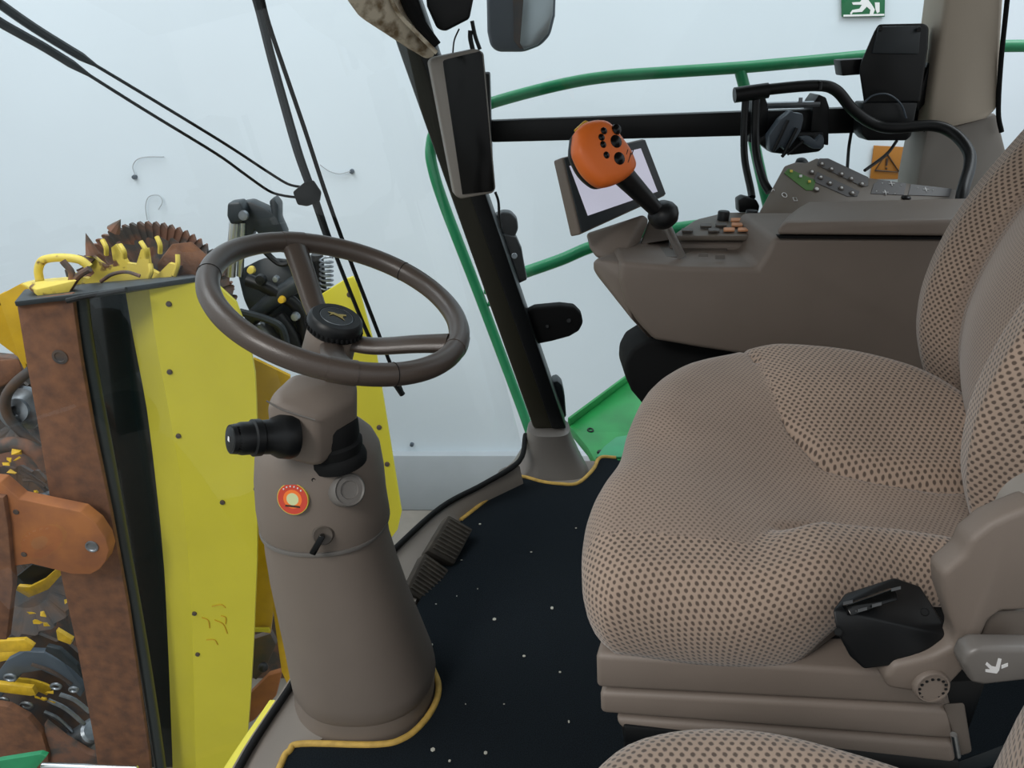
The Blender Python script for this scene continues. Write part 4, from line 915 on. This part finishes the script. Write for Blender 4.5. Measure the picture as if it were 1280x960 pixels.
obj('worn_tray', hull([U(a, b, y) for a, b, y in ((26, 354, 2.25), (45, 362, 2.2), (80, 364, 2.2), (96, 350, 2.2), (84, 346, 2.4), (40, 350, 2.4))]+[U(a, b, y)-V((0, 0, .02)) for a, b, y in ((45, 362, 2.2), (80, 364, 2.2), (40, 350, 2.4))], .002), 'yellow_worn', hd)
obj('worn_link', tube([U(a, b, 2.24) for a, b in ((78, 326), (90, 342), (86, 360))], .010, 4, 8), 'rust_dark', hd)
obj('worn_link', tube([U(a, b, 2.24) for a, b in ((112, 336), (98, 345), (86, 362))], .010, 4, 8), 'rust_dark', hd)
def disc(c, n, R, teeth, depth, th, m, name, slant=.4, cone=0, hole=0, label=None, phase=0):
    n = V(n).normalized(); u = n.orthogonal().normalized(); w = n.cross(u); bm = BM()
    outl = []
    for k in range(teeth):
        a0 = 2*PI*k/teeth+phase; st = 2*PI/teeth
        outl += [(a0, R-depth), (a0+st*slant, R), (a0+st*(slant+.18), R-depth*.15), (a0+st*(slant+.3), R-depth)]
    top = [bm.verts.new(c+(u*math.cos(a)+w*math.sin(a))*r+n*th/2) for a, r in outl]
    bot = [bm.verts.new(c+(u*math.cos(a)+w*math.sin(a))*r-n*th/2) for a, r in outl]
    ri = R*.45
    ti = [bm.verts.new(c+(u*math.cos(a)+w*math.sin(a))*ri+n*(th/2+cone)) for a, r in outl]
    bi = [bm.verts.new(c+(u*math.cos(a)+w*math.sin(a))*ri+n*(-th/2+cone)) for a, r in outl]
    ct = bm.verts.new(c+n*(th/2+cone*1.2)); cb_ = bm.verts.new(c+n*(-th/2+cone*1.2)); N_ = len(outl)
    for k in range(N_):
        j = (k+1) % N_
        bm.faces.new((top[k], top[j], bot[j], bot[k])); bm.faces.new((top[k], ti[k], ti[j], top[j])); bm.faces.new((bot[k], bot[j], bi[j], bi[k]))
        bm.faces.new((ti[k], ct, ti[j])); bm.faces.new((bi[k], bi[j], cb_))
    return obj(name, bm, m, hd, smooth=False, label=label)
disc(U(196, 372, 2.75), (.15, -1, .12), pxm(94, 2.75, 372), 64, pxm(5.5, 2.75), .03, 'rust_dark', 'rotor_disc', .7, -.05, label='rusty toothed rotor disc')
disc(U(206, 385, 2.62), (.35, -1, .3), pxm(88, 2.62, 372), 40, pxm(5, 2.62), .02, 'rust_dark', 'rotor_disc', .7, -.04)
obj('disc_shoulder', hull([U(a, b, y) for a, b, y in ((196, 330, 2.5), (215, 305, 2.5), (240, 302, 2.5), (262, 322, 2.5), (272, 332, 2.5), (270, 350, 2.5), (200, 352, 2.5), (215, 310, 2.6), (262, 325, 2.6))], .003), 'rust', hd)
disc(U(168, 394, 2.42), (0, -1, .1), pxm(90, 2.42, 372), 15, pxm(22, 2.42), .02, 'yellow_worn', 'feed_star', .3, 0, label='worn yellow star wheel', phase=.1)
disc(U(168, 398, 2.48), (0, -1, .1), pxm(97, 2.48, 372), 15, pxm(40, 2.48), .02, 'rust_dark', 'feed_star', .45, 0, phase=.0)
for a, b, c_, d_ in ((128, 300, 133, 318), (150, 306, 156, 322), (176, 302, 184, 322), (196, 296, 200, 316), (188, 330, 186, 348), (222, 318, 218, 344)):
    obj('worn_tooth', tube([U(a, b, 2.40), U((a+c_)/2+2, (b+d_)/2, 2.39), U(c_, d_, 2.40)], .008, 4, 8), 'yellow_worn', hd)
obj('curved_lip', tube([U(a, b, 2.36) for a, b in ((126, 352), (140, 343), (158, 340), (175, 345))], .006, 6, 8), 'rust_dark', hd)
# spikes
for a, b, c_, d_ in ((107, 291, 116, 318), (97, 318, 114, 330), (151, 274, 142, 288)):
    A = U(a, b, 2.42); B = U(c_, d_, 2.42)
    obj('spike', lathe(B, A-B, [(0, 0), (.022, 0), (.012, (A-B).length*.5), (0, (A-B).length)], 8), 'rust_dark', hd)
# row units at the lower left
def knife_arc(c, n, R, a0, a1, w, m='knife', th=.012, z=.0):
    n = V(n).normalized(); u = V((1, 0, 0)); u = (u-n*u.dot(n)).normalized(); w_ = u.cross(n)
    if w_.z < 0: w_ = -w_
    K = 12; pts = [(a0+(a1-a0)*k/K) for k in range(K+1)]
    P_ = [c+(u*math.cos(a)+w_*math.sin(a))*R for a in pts]+[c+(u*math.cos(a)+w_*math.sin(a))*(R-w) for a in reversed(pts)]
    obj('knife_segment', poly([p+n*z for p in P_], n*th, .001), m, hd, label='yellow knife segment')
obj('rear_shell', ppx([(-60, 440), (20, 448), (34, 480), (70, 700), (140, 1060), (-60, 1060)], 3.0, .05, .01), 'rust_dark', hd)
for (a, b, R, Y, m) in ((20, 520, 46, 2.62, 'grime'), (20, 640, 60, 2.66, 'grime'), (30, 735, 62, 2.6, 'grime'), (38, 880, 92, 2.52, 'grime'), (60, 985, 80, 2.60, 'grime')):
    disc(U(a, b, Y), (.15, -1, .35), pxm(R, Y, b), 18, pxm(4, Y, b), .025, m, 'rotor_disc', .6, -.03)
obj('rotor_hub', lathe(U(30, 510, 2.55), (.15, -1, .3), [(0, 0), (.085, 0), (.08, .03), (.045, .05), (.045, .07), (.02, .07), (.02, .04), (0, .04)], 28), 'steel', hd, label='bare steel rotor hub')
obj('guard_hoop', tube([U(a, b, 2.45) for a, b in ((40, 462), (20, 478), (8, 495), (8, 515), (22, 535), (48, 558), (70, 575))], .018, 6, 10), 'grime', hd)
obj('guard_hoop', tube([U(a, b, 2.42) for a, b in ((-10, 560), (20, 555), (45, 565), (62, 585))], .028, 6, 10), 'rust_dark', hd)
obj('rust_block', hull([U(a, b, y) for a, b, y in ((-30, 452, 2.5), (24, 448, 2.5), (30, 470, 2.5), (-30, 500, 2.5), (-30, 452, 2.7), (24, 448, 2.7), (30, 470, 2.7), (-30, 500, 2.7))], .01), 'rust', hd)
obj('roller', cyl(U(18, 640, 2.4), U(66, 628, 2.35), .045, .01, 24), 'steel', hd)
obj('roller', cyl(U(78, 938, 2.45), U(118, 912, 2.4), .055, .01, 24), 'steel', hd)
for a, b, R, a0, a1 in ((34, 668, 62, -1.35, -.45), (30, 880, 78, 1.2, 2.2), (28, 910, 72, .9, 2.0)):
    knife_arc(U(a, b, 2.46), (.1, -1, .2), pxm(R, 2.46, b), a0, a1, pxm(13, 2.46, b))
obj('knife_bar', hull([U(a, b, 2.36)+V((0, q, 0)) for a, b in ((-10, 854), (40, 860), (45, 869), (38, 870), (-10, 864)) for q in (0, .02)], .001), 'knife', hd, label='yellow knife bar')
obj('knife_bar', hull([U(a, b, 2.38)+V((0, q, 0)) for a, b in ((70, 788), (90, 800), (88, 806), (72, 800)) for q in (0, .02)], .001), 'knife', hd, label='yellow knife bar')
obj('knife_bar', hull([U(a, b, 2.36)+V((0, q, 0)) for a, b in ((-8, 802), (30, 800), (42, 808), (38, 814), (-8, 816)) for q in (0, .02)], .002), 'knife', hd, label='yellow knife bar')
for a, b in ((40, 765), (52, 768), (48, 776), (58, 780), (82, 752), (60, 866), (54, 874), (48, 872), (64, 876), (10, 575), (22, 572), (8, 582), (16, 590), (20, 566), (50, 620), (44, 614)):
    s_ = 6
    c0 = U(a, b, 2.38)
    obj('knife_tip', hull([c0+V((random.uniform(-.02, .02), random.uniform(-.01, .01), random.uniform(-.012, .012))) for _ in range(7)]), 'knife', hd, smooth=False)
for a, b, R in ((13, 847, 7), (70, 858, 6), (33, 882, 7), (4, 876, 6), (92, 862, 5)):
    c0 = U(a, b, 2.35); r_ = pxm(R, 2.35, b)
    obj('washer', tube([c0+V((r_*math.cos(h), 0, r_*.7*math.sin(h))) for h in [2*PI*k/18 for k in range(18)]], .006, closed=True, seg=8), 'steel', hd)
for a, b, c_, d_ in ((40, 830, 90, 855), (60, 875, 105, 905), (75, 868, 112, 890), (55, 890, 90, 915), (10, 690, 40, 720), (25, 590, 60, 615), (30, 600, 56, 608)):
    obj('grimy_rod', tube([U(a, b, 2.40), U((a+c_)/2, (b+d_)/2-4, 2.40), U(c_, d_, 2.40)], .009, 4, 8), 'steel' if a > 50 else 'grime', hd)
obj('rust_shield', ppx([(-30, 878), (10, 884), (35, 898), (52, 918), (60, 945), (60, 1060), (-30, 1060)], 2.30, .03, .004), 'rust', hd, label='rusty curved shield')
obj('rust_shield', ppx([(55, 905), (80, 925), (110, 943), (150, 955), (150, 1060), (62, 1060)], 2.32, .03, .004), 'rust_dark', hd)
arm = obj('rusty_arm', ppx([(-30, 600), (0, 603), (24, 624), (62, 632), (101, 640), (120, 655), (132, 673), (136, 688), (132, 702), (124, 712), (113, 718), (90, 718), (71, 713), (39, 705), (14, 708), (-30, 715)], 2.05, .05, .004), 'rust_light', hd, label='orange rusty pivot arm')
obj('arm_hole', lathe(U(115, 683, 2.049), (0, -1, 0), [(0, .0005), (.014, .0005), (.017, .004), (.021, .004), (.022, 0)], 24), 'steel', arm)
for a, b in ((20, 640), (30, 693)): obj('arm_bolt', lathe(U(a, b, 2.049), (0, -1, 0), [(0, .003), (.009, .002), (.010, 0)], 12), 'grime', arm)
obj('rust_fork', ppx([(-30, 620), (4, 622), (10, 660), (16, 730), (8, 800), (-30, 800)], 2.03, .03, .004), 'rust', hd)
obj('yellow_drum', hull([U(a, b, y) for a, b, y in ((-30, 725, 2.10), (6, 728, 2.10), (11, 745, 2.10), (4, 765, 2.10), (-30, 780, 2.10), (-30, 725, 2.2), (6, 728, 2.2), (4, 765, 2.2))], .006), 'yellow', hd)
obj('dark_hollow', ppx([(12, 728), (40, 706), (72, 712), (66, 724), (45, 734), (20, 737)], 2.26, .03), 'black', hd)
obj('knife_segment', ppx([(20, 738), (36, 747), (60, 737), (80, 715), (84, 706), (72, 710), (55, 725), (37, 734), (22, 733)], 2.22, .015, .001), 'knife', hd, label='yellow knife segment')
obj('curved_shield', ppx([(-10, 850), (8, 826), (30, 815), (55, 816), (80, 830), (106, 862), (100, 872), (78, 850), (52, 838), (28, 842), (10, 862), (-10, 884)], 2.40, .03, .004), 'slate', hd)
obj('curved_shield', ppx([(58, 808), (74, 812), (96, 832), (104, 850), (90, 836), (70, 822), (56, 814)], 2.38, .02, .002), 'dark_steel', hd)
# junk seen low beside the column
obj('lower_bracket', ppx([(314, 800), (338, 792), (345, 806), (330, 840), (320, 850), (313, 845)], 2.55, .03, .003), 'grime', hd)
obj('lower_bracket', ppx([(312, 868), (335, 845), (352, 840), (345, 870), (318, 900), (309, 905)], 2.5, .03, .003), 'rust_light', hd)
obj('lower_knob', ball(U(329, 834, 2.48), .022), 'black', hd)
obj('lower_shell', ppx([(300, 770), (380, 770), (380, 1000), (300, 1000)], 2.9, .03), 'rust_dark', hd)

# linkage behind the wheel
lk = thing('lift_linkage', 'dark steel lifting linkage with chrome rod and spring behind the steering wheel', 'linkage', U(360, 500, 2.6))
obj('link_bracket', ppx([(300, 254), (312, 252), (330, 260), (339, 266), (336, 252), (341, 247), (348, 256), (348, 274), (356, 292), (352, 308), (338, 308), (318, 288), (312, 300), (296, 300)], 2.55, .06, .006), 'dark_steel', lk)
obj('rod_clevis', ppx([(284, 254), (300, 252), (306, 262), (304, 278), (288, 281), (283, 270)], 2.50, .06, .008, 3), 'dark_steel', lk)
obj('clevis_pin', lathe(U(305, 269, 2.5), (0, -1, 0), [(0, 0), (.017, 0), (.015, .012), (0, .014)], 20), 'steel', lk)
obj('chrome_rod', tube([U(293, 278, 2.53), U(288, 345, 2.53)], .017, 1, 16), 'chrome', lk)
obj('chrome_rod', tube([U(303, 278, 2.55), U(300, 345, 2.55)], .012, 1, 16), 'chrome', lk)
obj('link_body', hull([U(a, b, y) for a, b, y in ((296, 338, 2.62), (330, 320, 2.62), (378, 325, 2.62), (384, 400, 2.62), (385, 450, 2.62), (350, 440, 2.62), (318, 405, 2.62), (306, 380, 2.62), (300, 345, 2.7), (375, 330, 2.7), (380, 440, 2.7))], .012, 2), 'dark_steel', lk)
obj('link_arm', tube([U(314, 400, 2.56), U(345, 372, 2.55), U(385, 345, 2.56)], .030, 4, 10), 'dark_steel', lk)
obj('link_arm', tube([U(310, 350, 2.55), U(335, 360, 2.54), U(372, 385, 2.56), (U(384, 430, 2.56))], .024, 4, 10), 'black', lk)
obj('link_arm', tube([U(345, 395, 2.54), U(362, 420, 2.54), U(372, 450, 2.55)], .034, 4, 10), 'black', lk)
for a, b, r_, m in ((327, 349, .02, 'black'), (353, 374, .013, 'knife'), (370, 395, .016, 'steel'), (346, 348, .012, 'steel'), (315, 337, .014, 'yellow_worn')):
    obj('link_pin', lathe(U(a, b, 2.52), (0, -1, .1), [(0, 0), (r_, 0), (r_*.8, .02), (0, .022)], 16), m, lk)
obj('hydraulic_hose', tpx([(320, 300), (335, 318), (352, 330), (370, 322), (380, 300)], 2.56, 4, 6, 8), 'black', lk)
obj('hydraulic_hose', tpx([(300, 390), (330, 398), (352, 410), (360, 440)], 2.5, 5, 6, 8), 'dark_steel', lk)
obj('cylinder_end', cyl(U(322, 404, 2.54), U(345, 430, 2.54), .03, .006, 20), 'steel', lk)
sp = [U(408+math.cos(h)*8, 322+h*.9, 2.6)+V((0, math.sin(h)*.02, 0)) for h in [k*.5 for k in range(92)]]
obj('coil_spring', tube(sp, .004, 1, 6), 'steel', lk, label='coil spring')
obj('spring_core', tube([U(396, 318, 2.62), U(402, 372, 2.62)], .022, 1, 10), 'black', lk)
# yellow nose bar under the windscreen and green tip
yb = [U(a, b, 1.35) for a, b in ()]
nose = tag(obj('yellow_front_bar', tube([V((p.x-.045, p.y+.0, p.z-.06)) for p in [V((-.465, .5, .02)), V((-.46, .68, .02))]+seal[:4]], .016, 5, 8, flat=.6, flatdir=(0, 0, 1)), 'yellow'), 'yellow edge bar just outside the lower front glass', 'bar')
gt_ = tag(obj('green_deflector', ppx([(-30, 958), (0, 951), (50, 943), (58, 946), (44, 962), (30, 1000), (-30, 1000)], 1.95, .02, .002), 'green'), 'light green deflector plate at the bottom left corner', 'plate')
rd = tag(obj('drive_rod', cyl(U(52, 957, 1.98), U(172, 961, 1.98), .012, .003, 16), 'chrome'), 'thin bright steel rod at the bottom beside the green plate', 'rod')

# ================================================================== LIGHT
w = bpy.data.worlds.new('world'); bpy.context.scene.world = w; w.use_nodes = True
nt = w.node_tree; bg = nt.nodes['Background']
tc = nt.nodes.new('ShaderNodeTexCoord'); sx = nt.nodes.new('ShaderNodeSeparateXYZ'); rp = nt.nodes.new('ShaderNodeValToRGB')
rp.color_ramp.elements[0].position = 0.0; rp.color_ramp.elements[0].color = (.45, .46, .46, 1)
rp.color_ramp.elements[1].position = .6; rp.color_ramp.elements[1].color = (.90, .96, 1.0, 1)
mr_ = nt.nodes.new('ShaderNodeMapRange'); mr_.inputs['From Min'].default_value = -.3; mr_.inputs['From Max'].default_value = 1
nt.links.new(tc.outputs['Generated'], sx.inputs[0]); nt.links.new(sx.outputs['Z'], mr_.inputs['Value']); nt.links.new(mr_.outputs[0], rp.inputs[0])
m2 = nt.nodes.new('ShaderNodeMapRange'); m2.inputs['From Min'].default_value = -1; m2.inputs['From Max'].default_value = .6; m2.inputs['To Min'].default_value = .6; m2.inputs['To Max'].default_value = 1.0
nt.links.new(sx.outputs['Y'], m2.inputs['Value'])
vm_ = nt.nodes.new('ShaderNodeVectorMath'); vm_.operation = 'SCALE'; nt.links.new(rp.outputs[0], vm_.inputs[0]); nt.links.new(m2.outputs[0], vm_.inputs['Scale'])
nt.links.new(vm_.outputs[0], bg.inputs['Color'])
bg.inputs['Strength'].default_value = 1.25
def area_light(name, loc, target, size, power, col):
    l = bpy.data.lights.new(name, 'AREA'); l.energy = power; l.size = size; l.color = col
    o = bpy.data.objects.new(name, l); C.objects.link(o); o.location = loc
    o.rotation_euler = (V(target)-V(loc)).to_track_quat('-Z', 'Y').to_euler()
area_light('added_fill_light', (-2.5, -2.5, 4.2), (0, 1.5, 0), 1.5, 150, (1, .96, .92))  # unseen light added behind the camera to brighten the cab interior
area_light('added_fill_light', (-3.2, 2.2, 5.0), (-2.2, 4.4, 0), 3.0, 165, (.95, .97, 1))  # unseen light added above the header to brighten the left of the wall
area_light('added_fill_light', (3.0, 2.2, 5.0), (2.4, 4.4, 0), 3.0, 155, (.90, .97, 1))  # its counterpart, added to brighten the right of the wall
vs = bpy.context.scene.view_settings
vs.view_transform = 'Standard'; vs.look = 'None'; vs.exposure = 0; vs.gamma = 1; vs.use_curve_mapping = False
